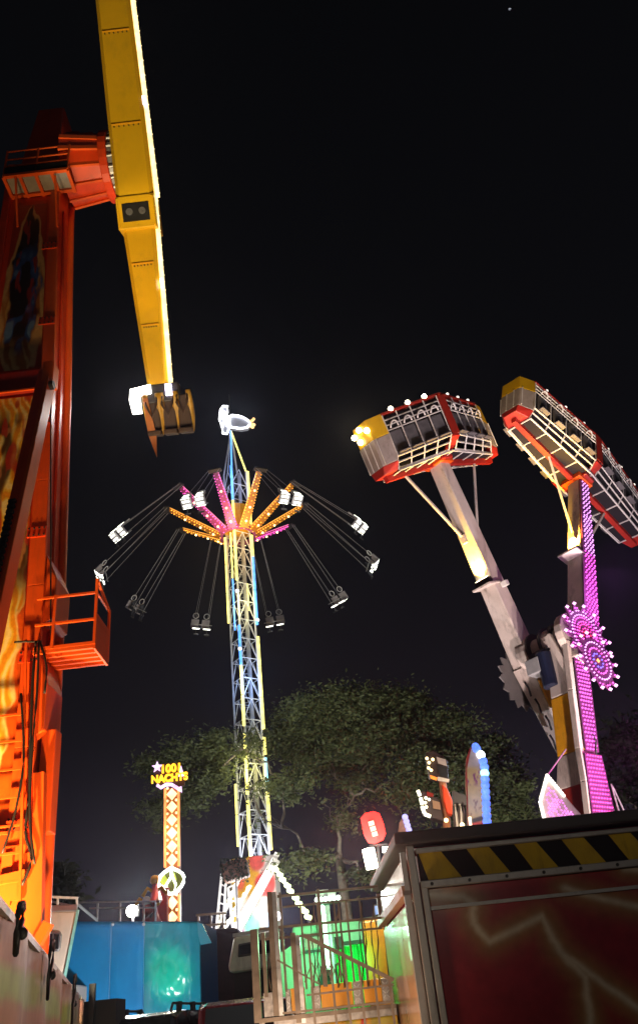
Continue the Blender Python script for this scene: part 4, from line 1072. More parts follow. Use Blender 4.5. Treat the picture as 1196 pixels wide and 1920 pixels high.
# lower fascia with painted red slashes
A_fas = artmat('fascia_art', .35)
def col_fas(u, v):
    c = np.zeros(u.shape + (3,)) + np.array((.62, .34, .03)); c = mixc(c, (.30, .36, .06), sstep(.45, .65, fbm(u * 9, v * 2)) * .6)
    s_ = np.abs(((u * 5.2 - v * .45) % 1) - .5); return mixc(c, (.55, .03, .02), sstep(.16, .06, s_) * sstep(.3, .5, fbm(u * 12, v * 5)))
artpanel('fascia', lambda u, v: (xd0 + (xd1 - xd0) * u, DY - .03, .9 + (zd - 1.02) * v), col_fas, 120, 24, A_fas, dk, thick=.02)
for k in range(4):
    x = xd0 + .1 + (xd1 - xd0 - .2) * k / 3; bar('leg', (x, DY + .1, 0), (x, DY + .1, zd - .12), .1, M_rail, dk)
# kick boards
zk = at(640, 1843, DY + .1).z
def kick(x0p, x1p, m_, nm):
    a, b = at(x0p, 1870, DY + .1).x, at(x1p, 1870, DY + .1).x
    MB().box(a, b, DY + .08, DY + .12, zd + .02, zk).build(nm, m_, dk, bevel=.005)
    if nm == 'chequer_panel':
        r_ = MB(); n_ = int((b - a) / .05)
        for i in range(n_):
            for j in range(9):
                c = V((a + .03 + i * .05, DY + .078, zd + .05 + j * .055)); s_ = 1 if (i + j) % 2 else -1
                if c.z < zk - .02: r_.beam(c + V((-.016, 0, -.016 * s_)), c + V((.016, 0, .016 * s_)), .010, .010)
        r_.build('tread_ribs', M_alu, dk, kind='stuff')
for x0p, x1p, o_ in ((536, 545, 0), (546, 572, 1), (584, 601, 0), (602, 662, 1), (663, 682, 0), (683, 716, 1), (717, 738, 0)):
    kick(x0p, x1p, M_oran if o_ else M_chq, 'orange_panel' if o_ else 'chequer_panel')
MB().box(at(495, 1880, DY).x, at(512, 1880, DY).x, DY - .02, DY + .02, zd - .5, at(500, 1862, DY).z).build('chequer_panel', M_chq, dk)
# posts
def vpost(px, py0, py1, w, Y=DY, nm='post', m_=None):
    p = at(px, py1, Y); q = V((p.x, Y, at(px, py0, Y).z)); bar(nm, (p.x, Y, p.z), q, w, m_ or M_rail, dk); return q
vpost(485, 1742, 1918, .10); vpost(500, 1748, 1870, .05)
vpost(519, 1671, 1905, .07); vpost(528.5, 1671, 1905, .06, m_=M_alu)
vpost(561, 1748, 1918, .07); vpost(570, 1752, 1918, .055, m_=M_alu)
vpost(537, 1672, 1860, .03)
for px, y0_, y1_ in ((575, 1695, 1855), (608, 1690, 1850), (612, 1665, 1850), (640, 1690, 1842), (664, 1688, 1842), (690, 1686, 1835), (650, 1692, 1850)):
    vpost(px, y0_, y1_, .026 if px != 612 else .04, nm='baluster')
for p, q, w in (((520, 1681), (708, 1662), .034), ((530, 1701), (722, 1681), .024), ((486, 1742), (722, 1720), .03), ((490, 1762), (716, 1740), .026)):
    bar('rail', at(*p, DY + .02), at(*q, DY + .02), w, M_rail, dk)
# wavy baluster pairs (Y-shaped bars)
for px in (588, 634, 678, 700, 508):
    for s_ in (-1, 1):
        y0_ = 1692 if px > 520 else 1765
        MB().path([at(px, y0_, DY + .03), at(px, y0_ + 22, DY + .03), at(px + 5 * s_, y0_ + 40, DY + .03), at(px + 6 * s_ + 3, y0_ + 75, DY + .03), at(px + s_ * 2 + 5, y0_ + 108, DY + .03), at(px + 6 * s_ + 6, 1852, DY + .03)], .011, 6).build('curved_baluster', M_rail, dk, smooth=True)
for k in range(5):
    for s_ in (-1, 1): bar('cross_bar', at(585 + k * 12, 1805, DY + .05), at(585 + k * 12 + 14 * s_, 1842, DY + .05), .014, M_rail, dk)
# stair handrail in front
sr = thing('stair_railing', 'sloping steel stair handrail with thin balusters before the orange panels', 'handrail', (at(640, 1900, 11.6).x, 11.6, 0))
SY = 11.7
bar('handrail', at(569, 1754, SY), at(738, 1838, SY), .045, M_rail, sr)
bar('lower_rail', at(575, 1866, SY), at(738, 1846, SY), .022, M_rail, sr)
bar('lower_rail', at(530, 1900, SY), at(738, 1878, SY), .025, M_rail, sr)
for px in (578, 618, 645, 672, 700, 729):
    t_ = (px - 569) / 169; p = at(px, 1754 + 84 * t_, SY); bar('baluster', (p.x, SY, zd - 1.2), p, .028, M_rail, sr)
bar('stringer', at(520, 1800, SY + .5), at(600, 1846, SY + .5), .02, M_rail, sr)


floodlight((-1.5, 9.3, .5), (.1, 12.6, 2.5), 520, (1, .70, .46), 'added small amber fill floodlight on the ground before the deck fence', 100)  # unseen fill lamp added to warm the fence and trailer end wall
# =================================================================== GREEN KIOSK behind the fence
KY = 17.0
kk = thing('green_kiosk', 'pale green kiosk wall behind the fence with LED tube and roof edge lights', 'kiosk', (at(620, 1800, KY).x, KY + 1, 0))
M_kg = mat('kiosk_green', (.32, .50, .36), .5, var=.12, scale=1.5, dirt=.25)
def quadwall(pts, Y, m_, nm, parent, depth=.1, **k):
    return MB().prism([at(x, y, Y) for x, y in pts], (0, depth, 0)).build(nm, m_, parent, **k)
quadwall([(548, 1738), (715, 1716), (735, 1905), (535, 1925)], KY, M_kg, 'wall', kk, 2.0, bevel=.04)
quadwall([(520, 1790), (552, 1770), (560, 1915), (524, 1918)], KY - .2, M_kg, 'side_wall', kk, .5)
wn = quadwall([(571, 1758), (598, 1755), (602, 1776), (573, 1780)], KY - .06, mat('poster_board', (.40, .26, .24), .5), 'notice_board', kk, .05)
quadwall([(568, 1753), (600, 1749), (601, 1754), (569, 1758)], KY - .1, M_dark, 'board_frame', kk, .08)
quadwall([(568, 1783), (603, 1779), (603, 1784), (569, 1788)], KY - .1, M_dark, 'board_frame', kk, .08)
quadwall([(600, 1812), (640, 1806), (645, 1868), (600, 1872)], KY - .05, M_black, 'hatch', kk, .04)
tb_ = MB(); p, q = at(604, 1700, KY - .35), at(616, 1816, KY - .35)
tu = tb_.tube(p, q, .05, n=8).build('led_tube', glow('tube_green', (.25, 1.0, .45), 1.6), kk)
for k in range(17): bulb('tube_led', p.lerp(q, (k + .5) / 17) - V((0, .06, 0)), .055, glow('tube_green_led', (.45, 1, .6), 4), kk)
bar('tube_mount', p + V((0, .1, .1)), q + V((0, .1, -.1)), .09, M_dark, kk)
quadwall([(594, 1690), (632, 1686), (632, 1692), (594, 1696)], KY - .3, M_dark, 'lamp_beam', kk, .2)
for k in range(6): bulb('beam_led', at(594 + k * 8, 1687 - k * .8, KY - .35), .045, glow('led_pale_green', (.8, 1, .85), 3), kk)
for px in (600, 622):
    quadwall([(px - 8, 1670), (px + 7, 1668), (px + 7, 1679), (px - 8, 1681)], KY - .3, M_white, 'roof_lamp', kk, .25)
bar('lamp_mast', (at(611, 1700, KY).x, KY - .1, 0), at(611, 1668, KY - .1), .08, M_steel, kk)
lamp('SPOT', at(600, 1770, KY - 1.3), 110, (.2, 1, .4), at(590, 1790, KY), 120, .8, .3, kk)
lamp('SPOT', at(655, 1800, 14.6), 90, (.1, 1, .3), at(665, 1805, KY), 90, .8, .3, kk)
gt = thing('green_tarp_crate', 'vivid green tarp-covered crate beside the kiosk hatch', 'crate', (at(665, 1840, 15.8).x, 16, 0))
M_gt = mat('green_tarp', (.02, .62, .10), .35, var=.2, scale=3)
a, b = at(634, 1840, 15.8), at(697, 1770, 15.8)
MB().grid(lambda u, v: (a.x + (b.x - a.x) * u, 15.8 + .07 * math.sin(u * 22) + .03 * math.sin(u * 51), (a.z - 1.0) * (1 - v) + (b.z) * v + .04 * u), 40, 6).build('cover', M_gt, gt, smooth=True)
MB().box(a.x + .03, b.x - .03, 15.95, 16.8, zd - .5, b.z - .04).build('crate_body', M_dark, gt)
bar('top_bar', at(630, 1771, 15.7), at(690, 1764, 15.7), .06, M_black, gt)
for px in (634, 690): MB().obox(at(px, 1768, 15.7), (1, 0, 0), (0, 1, 0), ZUP, .06, .08, .09).build('clamp', M_black, gt)
for k in range(2):
    x = a.x + .1 + k * (b.x - a.x - .2); bar('leg', (x, 16.3, 0), (x, 16.3, zd - .4), .08, M_dark, gt)
yp = thing('amber_side_panel', 'amber and red painted panel between the kiosk and the trailer', 'panel', (at(705, 1800, 15.0).x, 15, 0))
A_yp = artmat('side_panel_art', .35)
def col_yp(u, v): c = np.zeros(u.shape + (3,)) + np.array((.62, .30, .02)); return mixc(c, (.50, .05, .03), sstep(.42, .30, v + .15 * np.sin(u * 7)))
pa_, pb_ = at(690, 1850, 15), at(745, 1722, 15)
artpanel('board', lambda u, v: (pa_.x + (pb_.x - pa_.x) * u, 15, .3 + (at(700, 1724, 15).z - .3) * v), col_yp, 20, 60, A_yp, yp, thick=.05)
for x in (pa_.x + .05, pb_.x - .05): bar('post', (x, 15.1, 0), (x, 15.1, pb_.z), .06, M_steel, yp)
bs_ = thing('blue_screen', 'small blue lit display behind the fence next to the trailer', 'display', (at(712, 1710, 15.3).x, 15.3, 0))
quadwall([(700, 1697), (722, 1693), (724, 1713), (702, 1717)], 15.3, M_dark, 'case', bs_, .12)
quadwall([(702, 1699), (720, 1695), (722, 1711), (704, 1715)], 15.27, glow('screen_blue', (.12, .25, .6), .7), 'screen', bs_, .02)
bar('stand', (at(712, 1716, 15.35).x, 15.35, 0), at(712, 1716, 15.35), .06, M_dark, bs_)

# =================================================================== VEHICLES
def suv(name, label, c, rz, m_, L=4.4, Wd=1.8, Ht=1.72, rack=False):
    t = thing(name, label, 'car', c); ca, sa = math.cos(rz), math.sin(rz); c = V(c)
    T = lambda x, y, z: c + V((x * ca - y * sa, x * sa + y * ca, z))
    w = Wd / 2
    prof = [(-L / 2, .45), (-L / 2, .95), (-L / 2 + .25, 1.08), (-L * .42, 1.1), (-L * .33, Ht - .06), (-L * .22, Ht), (L * .08, Ht), (L * .16, Ht - .07), (L * .30, 1.08), (L * .46, .98), (L / 2, .80), (L / 2, .42)]
    b = MB(); n = len(prof)
    rows = []
    for sy, k in ((-1, 1), (-1, .0), (1, 0), (1, 1)): rows.append((sy, k))
    secs = []
    for yy in (-1, -.86, .86, 1):
        secs.append([T(x, yy * w * (1 if z < 1.1 else .86), z - (.06 if abs(yy) == 1 and z > 1.3 else 0)) for x, z in prof])
    for s_ in secs: b.v += s_
    for i in range(3):
        for j in range(n): b.f.append((i * n + j, i * n + (j + 1) % n, (i + 1) * n + (j + 1) % n, (i + 1) * n + j))
    b.f += [tuple(range(n)), tuple(range(3 * n, 4 * n))[::-1]]
    b.build('body', m_, t, bevel=.05, smooth=False)
    for sy in (-1, 1):
        for x0, x1, x2, x3 in ((-L * .38, -L * .10, -L * .12, -L * .30), (-L * .08, L * .26, L * .13, -L * .08)):
            MB().prism([T(x0, sy * (w * .90), 1.12), T(x1, sy * (w * .90), 1.12), T(x2, sy * (w * .845), Ht - .14), T(x3, sy * (w * .845), Ht - .14)], T(0, sy * .02, 0) - T(0, 0, 0)).build('window', M_glass, t)
        for x in (-L * .31, L * .31):
            wh = MB().disc(T(x, sy * (w - .08), .34), T(0, 1, 0) - T(0, 0, 0), .34, .22, 20).build('wheel', M_black, t, bevel=.03)
            MB().disc(T(x, sy * (w + .02), .34), T(0, 1, 0) - T(0, 0, 0), .2, .05, 16).build('rim', M_alu, wh)
    for x0, x1, z0, z1 in ((L * .295, L * .165, 1.1, Ht - .1), (-L * .425, -L * .335, 1.14, Ht - .1)):
        MB().prism([T(x0 + .02 * (1 if x0 > 0 else -1), -w * .8, z0), T(x0 + .02 * (1 if x0 > 0 else -1), w * .8, z0), T(x1 + .02 * (1 if x0 > 0 else -1), w * .74, z1), T(x1 + .02 * (1 if x0 > 0 else -1), -w * .74, z1)], T(.02 if x0 > 0 else -.02, 0, .0) - T(0, 0, 0)).build('windscreen', M_glass, t)
    for sy in (-.7, .7):
        MB().obox(T(L / 2 - .02, sy * w, .78), T(1, 0, 0) - c, T(0, 1, 0) - c, ZUP, .05, .18, .09).build('headlight', M_alu, t)
        MB().obox(T(-L / 2 + .02, sy * w, .86), T(1, 0, 0) - c, T(0, 1, 0) - c, ZUP, .05, .12, .14).build('tail_light', mat('tail_red', (.3, .01, .01), .3), t)
    if rack:
        for sy in (-1, 1):
            P = [T(-1.35, sy * .62, Ht - .02), T(-1.25, sy * .62, Ht + .10), T(.75, sy * .62, Ht + .10), T(.9, sy * .62, Ht - .02)]
            MB().path(P, .022, 6).build('roof_rail', M_black, t)
            for x in (-.9, -.1, .6): MB().obox(T(x, sy * .62, Ht + .05), T(1, 0, 0) - c, T(0, 1, 0) - c, ZUP, .07, .03, .08).build('rail_foot', M_black, t)
        MB().tube(T(-1.6, .3, Ht - .02), T(-1.62, .3, Ht + .05), .02).build('antenna', M_alu, t)
    return t
M_carb = mat('black_car_paint', (.008, .008, .009), .25, spec=.6, coat=.6)
M_carr = mat('maroon_car_paint', (.10, .010, .014), .25, var=.1, spec=.6, coat=.7)
suv('parked_suv', 'black parked car with roof rails in front of the blue stall', (at(262, 1890, 15.6).x, 17.2, 0), rad(84), M_carb, rack=True, Ht=1.98)
suv('parked_car', 'dark red parked car with a glossy rounded roof beside the deck', (at(445, 1890, 15).x, 16.6, 0), rad(96), M_carr, L=4.2, Ht=2.02)
# tilted white trailer nose between swing base and deck
wv = thing('white_caravan', 'white caravan end with a long dark window left of the deck', 'caravan', (at(465, 1780, 21).x, 21.5, 0))
M_wv = mat('caravan_white', (.70, .70, .62), .4, var=.1, dirt=.35)
quadwall([(438, 1757), (530, 1742), (530, 1810), (430, 1824), (428, 1810)], 21, M_wv, 'body', wv, 2.2, bevel=.06)
w_ = quadwall([(447, 1770), (520, 1756), (520, 1784), (446, 1795)], 20.97, mat('window_frame_dark', (.06, .06, .06), .4), 'window', wv, .05, bevel=.02)
quadwall([(450, 1773), (518, 1759), (518, 1781), (449, 1791)], 20.95, M_glass, 'pane', w_, .03)
bar('gutter', at(437, 1754, 20.95), at(530, 1738, 20.95), .07, M_alu, wv)
quadwall([(440, 1824), (530, 1812), (530, 1930), (440, 1930)], 21.4, M_dark, 'chassis', wv, 1.4)
for x in (at(460, 1850, 21.4).x, at(510, 1850, 21.4).x): MB().disc((x, 21.5, .33), (0, 1, 0), .33, .2, 18).build('wheel', M_black, wv)
dw = thing('dark_filler_wagon', 'added dark maroon wagon filling the unlit gap below the swing tower base', 'wagon', (at(410, 1800, 33).x, 33, 0))  # dark wagon added where there is only unlit darkness
M_dw = mat('dark_filler', (.06, .028, .03), .6, var=.4, bump=.3, bscale=3)
quadwall([(378, 1742), (445, 1738), (480, 1900), (380, 1925)], 33, M_dw, 'cover', dw, 2.5, bevel=.15)
for x in (-5.3, -3.9): MB().disc((x, 32.9, .45), (0, 1, 0), .45, .2, 18).build('wheel', M_black, dw)

# =================================================================== SWING TOWER BASE
SB = 50.5
sb = thing('swing_ride_base', 'brightly lit painted red, yellow and white housing at the foot of the swing tower', 'ride base', (at(475, 1700, SB).x, SB + 1.5, 0))
A_sb = artmat('base_art', .4)
def col_sb(u, v):
    c = np.zeros(u.shape + (3,)) + np.array((.72, .66, .60))
    n = fbm(u * 5 + 1, v * 6 + 2)
    c = mixc(c, (.80, .42, .02), sstep(.34, .22, np.abs(u - .38) + .2 * (n - .5)) * sstep(.35, .55, v))
    c = mixc(c, (.75, .05, .05), sstep(.24, .16, np.hypot((u - .80) * .9, (v - .62) * 1.2) + .08 * (n - .5)))
    c = mixc(c, (.75, .10, .08), sstep(.20, .12, np.hypot((u - .62) * .9, (v - .93) * 1.2)))
    c = mixc(c, (.72, .12, .05), sstep(.13, .07, np.hypot((u - .22) * .9, (v - .68) * .9)))
    c = mixc(c, (.78, .50, .03), sstep(.06, .02, np.abs(u - .06)) )
    c = mixc(c, (.20, .60, .45), sstep(.22, .12, np.hypot(u - .45, v - .08)))
    c = mixc(c, (.65, .30, .55), sstep(.14, .08, np.hypot(u - .15, (v - .05))))
    return c
p0, p1 = at(436, 1745, SB), at(522, 1745, SB); ztb = at(480, 1606, SB).z
artpanel('painted_front', lambda u, v: (p0.x + (p1.x - p0.x) * u, SB - .25 * math.sin(u * 3.14), at(480, 1752, SB).z + (ztb - at(480, 1752, SB).z) * v), col_sb, 70, 90, A_sb, sb, thick=.08)
MB().box(p0.x + .1, p1.x - .1, SB + .1, SB + 4, 0, ztb - .2).build('plinth', M_white, sb)
quadwall([(498, 1712), (516, 1710), (517, 1742), (499, 1744)], SB - .35, glow('doorway_blue', (.25, .5, .9), .9), 'doorway', sb, .04)
for p, q, w in (((518, 1612), (442, 1748), .5), ((520, 1600), (470, 1700), .3)): bar('stay_beam', at(*p, SB - .6), at(*q, SB - .9), w, M_white, sb)
for p, q in (((452, 1640), (408, 1740)), ((470, 1660), (418, 1748))):
    a, b = at(*p, SB - 1.4), at(*q, SB - 1.6); bar('stay_beam', a, b, .18, M_white, sb)
    for k in range(7): bulb('stay_bulb', a.lerp(b, (k + .5) / 7) - V((0, .2, 0)), .11, glow('bulb_white', (1, .95, .75), 3), sb)
lamp('POINT', at(470, 1700, SB - 3.0), 300, (1, .97, .88), parent=sb, size=.5)
lamp('POINT', at(500, 1650, SB - 2.6), 160, (1, .9, .8), parent=sb, size=.5)
lamp('SPOT', (MX, MY - .1, 7.5), 3600, (.84, .88, 1), (MX, MY, 30), 40, .6, .3, sb)
lamp('SPOT', (MX + .3, MY - 1.5, 9.5), 1500, (1, .95, .75), (MX, MY, 17), 70, .7, .3, sb)
for px, py, r_ in ((520, 1718, .22), (455, 1720, .2), (450, 1690, .16)): bulb('spot_lamp', at(px, py, SB - 1.0), r_, glow('lamp_white_violet', (.9, .88, 1), 8), sb)
for k, (px, py) in enumerate(((410, 1735), (432, 1735))):
    pass
ld = thing('access_ladder', 'white ladder frame leaning beside the swing tower base', 'ladder', (at(425, 1740, SB - 2).x, SB - 2, 0))
Ly = SB - 2.2
for p, q in (((416, 1638), (406, 1742)), ((424, 1648), (419, 1742)), ((428, 1664), (437, 1742)), ((438, 1660), (452, 1742))): bar('stile', at(*p, Ly), at(*q, Ly), .12, M_white, ld)
for k in range(6):
    t = k / 5.5; bar('rung', at(416 - 10 * t, 1640 + 96 * t, Ly), at(424 - 5 * t, 1646 + 92 * t, Ly), .07, M_white, ld)
    bar('rung', at(428 + 9 * t, 1664 + 74 * t, Ly), at(438 + 13 * t, 1660 + 78 * t, Ly), .07, M_white, ld)
for px in (406, 452): c = at(px, 1742, Ly); bar('leg', c, (c.x, Ly, 0), .14, M_white, ld)
sl = thing('string_light_cable', 'yellow-green bulb chain sloping down from the swing tower to the deck', 'string lights', at(578, 1724, 44) * V((1, 1, 0)))
a, b = at(514, 1628, 50), at(580, 1726, 42)
rod('cable', a, b, .04, M_dark, sl)
G_sl = glow('bulb_lime', (.85, 1, .45), 4)
for k in range(26): bulb('bulb', a.lerp(b, (k + .5) / 26) + V((.06 * (k % 2), -.1, .05 * (k % 3))), .12, G_sl, sl)
bar('end_pole', b, (b.x, b.y, 0), .1, M_steel, sl)

# =================================================================== LIT SIGN COLUMN "1001 NACHTS"
NY = 38.0
ns = thing('neon_sign_column', 'tall lit column topped by the amber neon words 1001 NACHTS', 'sign', (at(322, 1720, NY).x, NY, 0))
G_na = glow('neon_letters', (1.0, .48, .02), 2.4); G_lil = glow('neon_lilac', (.85, .55, 1.0), 2.0)
M_nb = mat('sign_column_paint', (.45, .16, .05), .4)
cA, cB = at(320, 1478, NY), at(327, 1735, NY); cx = (cA.x + cB.x) / 2
zA, zO1, zO0, zB = cA.z, at(323, 1628, NY).z, at(324, 1678, NY).z, cB.z
wA = .30
MB().box(cx - wA, cx + wA, NY, NY + .4, 0, zA).build('column', M_nb, ns)
G_cw = glow('column_white', (1.0, .78, .42), 1.8); G_cr = glow('column_edge', (1.0, .35, .10), 1.6)
for z0, z1 in ((zO1 + .05, zA), (zB, zO0 - .02)):
    for s_ in (-1, 1): MB().box(cx + s_ * wA - .05, cx + s_ * wA + .05, NY - .1, NY - .02, z0, z1).build('edge_neon', G_cr, ns)
    n_ = max(2, round((z1 - z0) / .55)); h = (z1 - z0) / n_
    for i in range(n_):
        zc = z0 + h * (i + .5)
        MB().prism([(cx, NY - .06, zc - h * .48), (cx + wA * .8, NY - .06, zc), (cx, NY - .06, zc + h * .48), (cx - wA * .8, NY - .06, zc)], (0, .03, 0)).build('diamond_light', G_cw, ns)
        for s_ in (-1, 1): bulb('column_bulb', (cx + s_ * .2, NY - .06, zc + h * .5), .06, G_cw, ns)
M_onb = mat('onion_backing', (.12, .14, .02), .5)
oz = (zO0 + zO1) / 2; oh = (zO1 - zO0) / 2
onion_r = [(0, 1), (.16, .86), (.40, .68), (.60, .45), (.70, .15), (.68, -.15), (.55, -.48), (.36, -.75), (.26, -.95)]
onion = onion_r + [(-x, y) for x, y in onion_r[:0:-1]]
on_ = MB().prism([(cx + x * .78, NY - .15, oz + y * oh) for x, y in onion], (0, .12, 0)).build('onion_lamp', M_onb, ns)
G_on = glow('neon_cool_white', (.95, 1, .92), 4); G_li = glow('neon_lime_fill', (.55, .68, .08), .8)
MB().path([(cx + x * .78, NY - .2, oz + y * oh) for x, y in onion + onion[:1]], .07, 6).build('neon_tube', G_on, on_, smooth=True)
for xs in ((-.02, -.3, -.15), (.06, .25, .15)):
    MB().path([(cx, NY - .2, oz + oh * .9), (cx + xs[0] * .78, NY - .2, oz + .3 * oh), (cx + xs[1] * .78, NY - .2, oz - .3 * oh), (cx + xs[2] * .78, NY - .2, oz - .85 * oh)], .05, 6).build('neon_tube', G_on, on_, smooth=True)
for x0, x1 in ((-.62, -.2), (.05, .28)):
    MB().prism([(cx + x0 * .78, NY - .18, oz + .1 * oh), (cx + (x0 + x1) * .39, NY - .18, oz + .6 * oh), (cx + x1 * .78, NY - .18, oz + .1 * oh), (cx + (x0 + x1) * .39, NY - .18, oz - .5 * oh)], (0, .02, 0)).build('lime_segment', G_li, on_)
def text(body, px, py, h, Y, m_, parent, ext=.04, name='lettering', tilt=0, wscale=1):
    cu = bpy.data.curves.new(name, 'FONT'); cu.body = body; cu.size = h; cu.extrude = ext; cu.align_x = 'CENTER'; cu.align_y = 'CENTER'; cu.offset = .02
    tmp = bpy.data.objects.new(name + '_curve', cu); COL.objects.link(tmp); dg = bpy.context.evaluated_depsgraph_get()
    me = bpy.data.meshes.new_from_object(tmp.evaluated_get(dg)); me.materials.clear(); me.materials.append(m_)
    bpy.data.objects.remove(tmp); o = bpy.data.objects.new(name, me); COL.objects.link(o)
    M = Matrix.Translation(at(px, py, Y)) @ Matrix.Rotation(rad(90), 4, 'X') @ Matrix.Rotation(tilt, 4, 'Z') @ Matrix.Diagonal((wscale, 1, 1, 1))
    place(o, parent, M); return o
hd_ = MB().prism([at(x, y, NY + .1) for x, y in ((304, 1432), (336, 1430), (348, 1452), (346, 1472), (320, 1478), (292, 1468), (290, 1450))], (0, .15, 0)).build('sign_head', mat('sign_backing', (.05, .02, .02), .5), ns)
text('1001', 321, 1441, .50, NY - .1, G_na, hd_); text('NACHTS', 318, 1459, .46, NY - .1, G_na, hd_, wscale=.92)
star = []
for k in range(10):
    t = math.pi * k / 5 + math.pi / 2; r_ = .26 if k % 2 == 0 else .11; star.append(at(295, 1438, NY - .1) + V((r_ * math.cos(t), 0, r_ * math.sin(t))))
MB().prism(star, (0, .06, 0)).build('star_light', G_lil, hd_)
q = at(339, 1447, NY - .1)
MB().prism([q + V((x, 0, z)) for x, z in ((-.1, -.2), (.14, -.2), (.02, .28))], (0, .06, 0)).build('crescent_light', G_lil, hd_)
MB().path([at(x, y, NY - .15) for x, y in ((295, 1472), (302, 1477), (312, 1471), (322, 1471), (332, 1477), (341, 1483), (338, 1476))], .08, 6).build('neon_tube', G_lil, hd_, smooth=True)
lamp('POINT', (cx, NY - 1.2, zA - 2), 120, (1, .7, .35), parent=ns, size=.5)
# painted figures beside the column
for px, h0, m_, lab, nm in ((276, 1690, M_white, 'pale red and white ornamental post beside the lit sign column', 'ornament_post'), (291, 1650, M_yel2, 'red ornament figure with yellow top next to the lit sign column', 'ornament_figure')):
    c = at(px, 1730, NY - 1); t = thing(nm, lab, 'ornament', (c.x, c.y, 0))
    hz_ = at(px, h0, NY - 1).z
    MB().path([(c.x, c.y, 0), (c.x, c.y, c.z), (c.x + .05, c.y, (c.z + hz_) / 2), (c.x - .03, c.y, hz_)], .2, 10, radii=[.32, .30, .26, .08]).build('body', M_gred, t, smooth=True)
    MB().ball((c.x - .03, c.y, hz_), .2, 10, 7).build('finial', m_, t, smooth=True)
    for s_ in (-1, 1): MB().path([(c.x, c.y, (c.z + hz_) / 2 + .3), (c.x + .3 * s_, c.y - .1, (c.z + hz_) / 2 + .5), (c.x + .5 * s_, c.y - .1, (c.z + hz_) / 2 + .2)], .08, 6).build('scroll', M_yel2, t, smooth=True)
c = at(305, 1730, NY - .4); rp_ = thing('red_side_column', 'plain red column directly left of the lit sign column', 'column', (c.x, c.y, 0))
MB().box(c.x - .28, c.x + .2, c.y, c.y + .4, 0, at(306, 1668, NY - .4).z).build('shaft', M_gred, rp_, bevel=.04)
MB().box(c.x - .34, c.x + .26, c.y - .06, c.y + .46, at(306, 1668, NY - .4).z, at(306, 1665, NY - .4).z).build('cap', M_gred, rp_, bevel=.03)

# =================================================================== SIGNS AND LAMPS BEHIND THE TRAILER
OY = 17.0
osn = thing('oval_fairground_sign', 'tall tan oval sign edged with blue bulbs above the trailer roof', 'sign', (at(893, 1550, OY).x, OY, 0))
A_ov = artmat('oval_art', .4)
outl = [(890, 1398), (899, 1404), (903, 1430), (906, 1470), (908, 1510), (909, 1600), (878, 1604), (875, 1500), (873, 1460), (874, 1420), (880, 1402)]
MB().prism([at(x, y, OY) for x, y in outl], (0, .22, 0)).build('panel_body', mat('sign_red', (.55, .06, .05), .4), osn, bevel=.02)
L_ = lambda y: 881 + (873 - 881) * min(1, (y - 1402) / 40) if y < 1442 else 873 + (y - 1442) * .03
R_ = lambda y: 897 + (904 - 897) * min(1, (y - 1402) / 40) if y < 1442 else 904 + (y - 1442) * .035
def col_ov(u, v):
    c = np.zeros(u.shape + (3,)) + np.array((.62, .40, .16)); n = fbm(u * 5, v * 16)
    c = mixc(c, (.62, .50, .44), sstep(.80, .86, v)); c = mixc(c, (.30, .06, .16), sstep(.58, .66, n) * sstep(.62, .70, v) * sstep(.86, .80, v))
    c = mixc(c, (.30, .12, .04), sstep(.60, .70, n) * sstep(.3, .36, v) * sstep(.62, .58, v)); c = mixc(c, (.70, .05, .04), sstep(.32, .29, v))
    return mixc(c, (.05, .02, .02), sstep(.03, .015, np.abs(v - .30 - .04 * u)))
artpanel('painted_face', lambda u, v: at(L_(1600 - 196 * v) + 2 + (R_(1600 - 196 * v) - L_(1600 - 196 * v) - 3) * u, 1600 - 196 * v, OY - .02), col_ov, 24, 100, A_ov, osn)
G_bb = glow('bulb_blue', (.10, .22, 1.0), 1.7); G_bc = glow('bulb_cyan', (.3, .75, 1.0), 2.6); G_bwh = glow('bulb_cold', (.85, .92, 1), 5)
for k in range(14):
    t = k / 13; y = 1404 + 148 * t; x = (897 + 9 * min(1, t * 5) + 7 * t) - (4 if k == 0 else 0)
    bulb('edge_bulb', at(x, y, OY - .02), .088, {1: G_bwh, 4: G_bc}.get(k, G_bb), osn)
bulb('edge_bulb', at(891, 1400, OY - .02), .08, G_bb, osn)
bar('post', (at(893, 1600, OY).x, OY + .12, 0), at(893, 1600, OY + .12), .2, M_steel, osn)
bar('side_lamp', at(882, 1552, OY - .15), at(880, 1532, OY - .15), .05, glow('tube_warm', (1, .8, .5), 3), osn)
lamp('POINT', at(903, 1480, OY - .7), 12, (.4, .5, 1), parent=osn, size=.2)
lamp('POINT', at(885, 1470, OY - 1.6), 30, (1, .85, .6), parent=osn, size=.3)
# lamp rack
lr = thing('lamp_rack', 'rusty red lamp rack with two bulb-edged boxes behind the trailer', 'lamp rack', (at(836, 1560, 16).x, 16, 0))
LYk = 16.0
pts = [(829, 1462), (833, 1500), (837, 1535), (840, 1600)]
MB().path([at(x, y, LYk) for x, y in pts] + [at(840, 1600, LYk) * V((1, 1, 0))], .07, 8).build('post', mat('copper_post', (.45, .18, .08), .4, metal=.4), lr)
M_rack = mat('rack_dark', (.05, .03, .03), .5)
h1 = quadwall([(797, 1412), (812, 1406), (838, 1424), (841, 1462), (822, 1460), (806, 1456)], LYk - .1, M_rack, 'upper_box', lr, .3, bevel=.02)
quadwall([(818, 1419), (835, 1424), (837, 1436), (821, 1431)], LYk - .14, mat('rack_pane', (.55, .45, .45), .3), 'pane', h1, .02)
quadwall([(818, 1434), (838, 1440), (840, 1458), (822, 1452)], LYk - .14, M_black, 'pane', h1, .02)
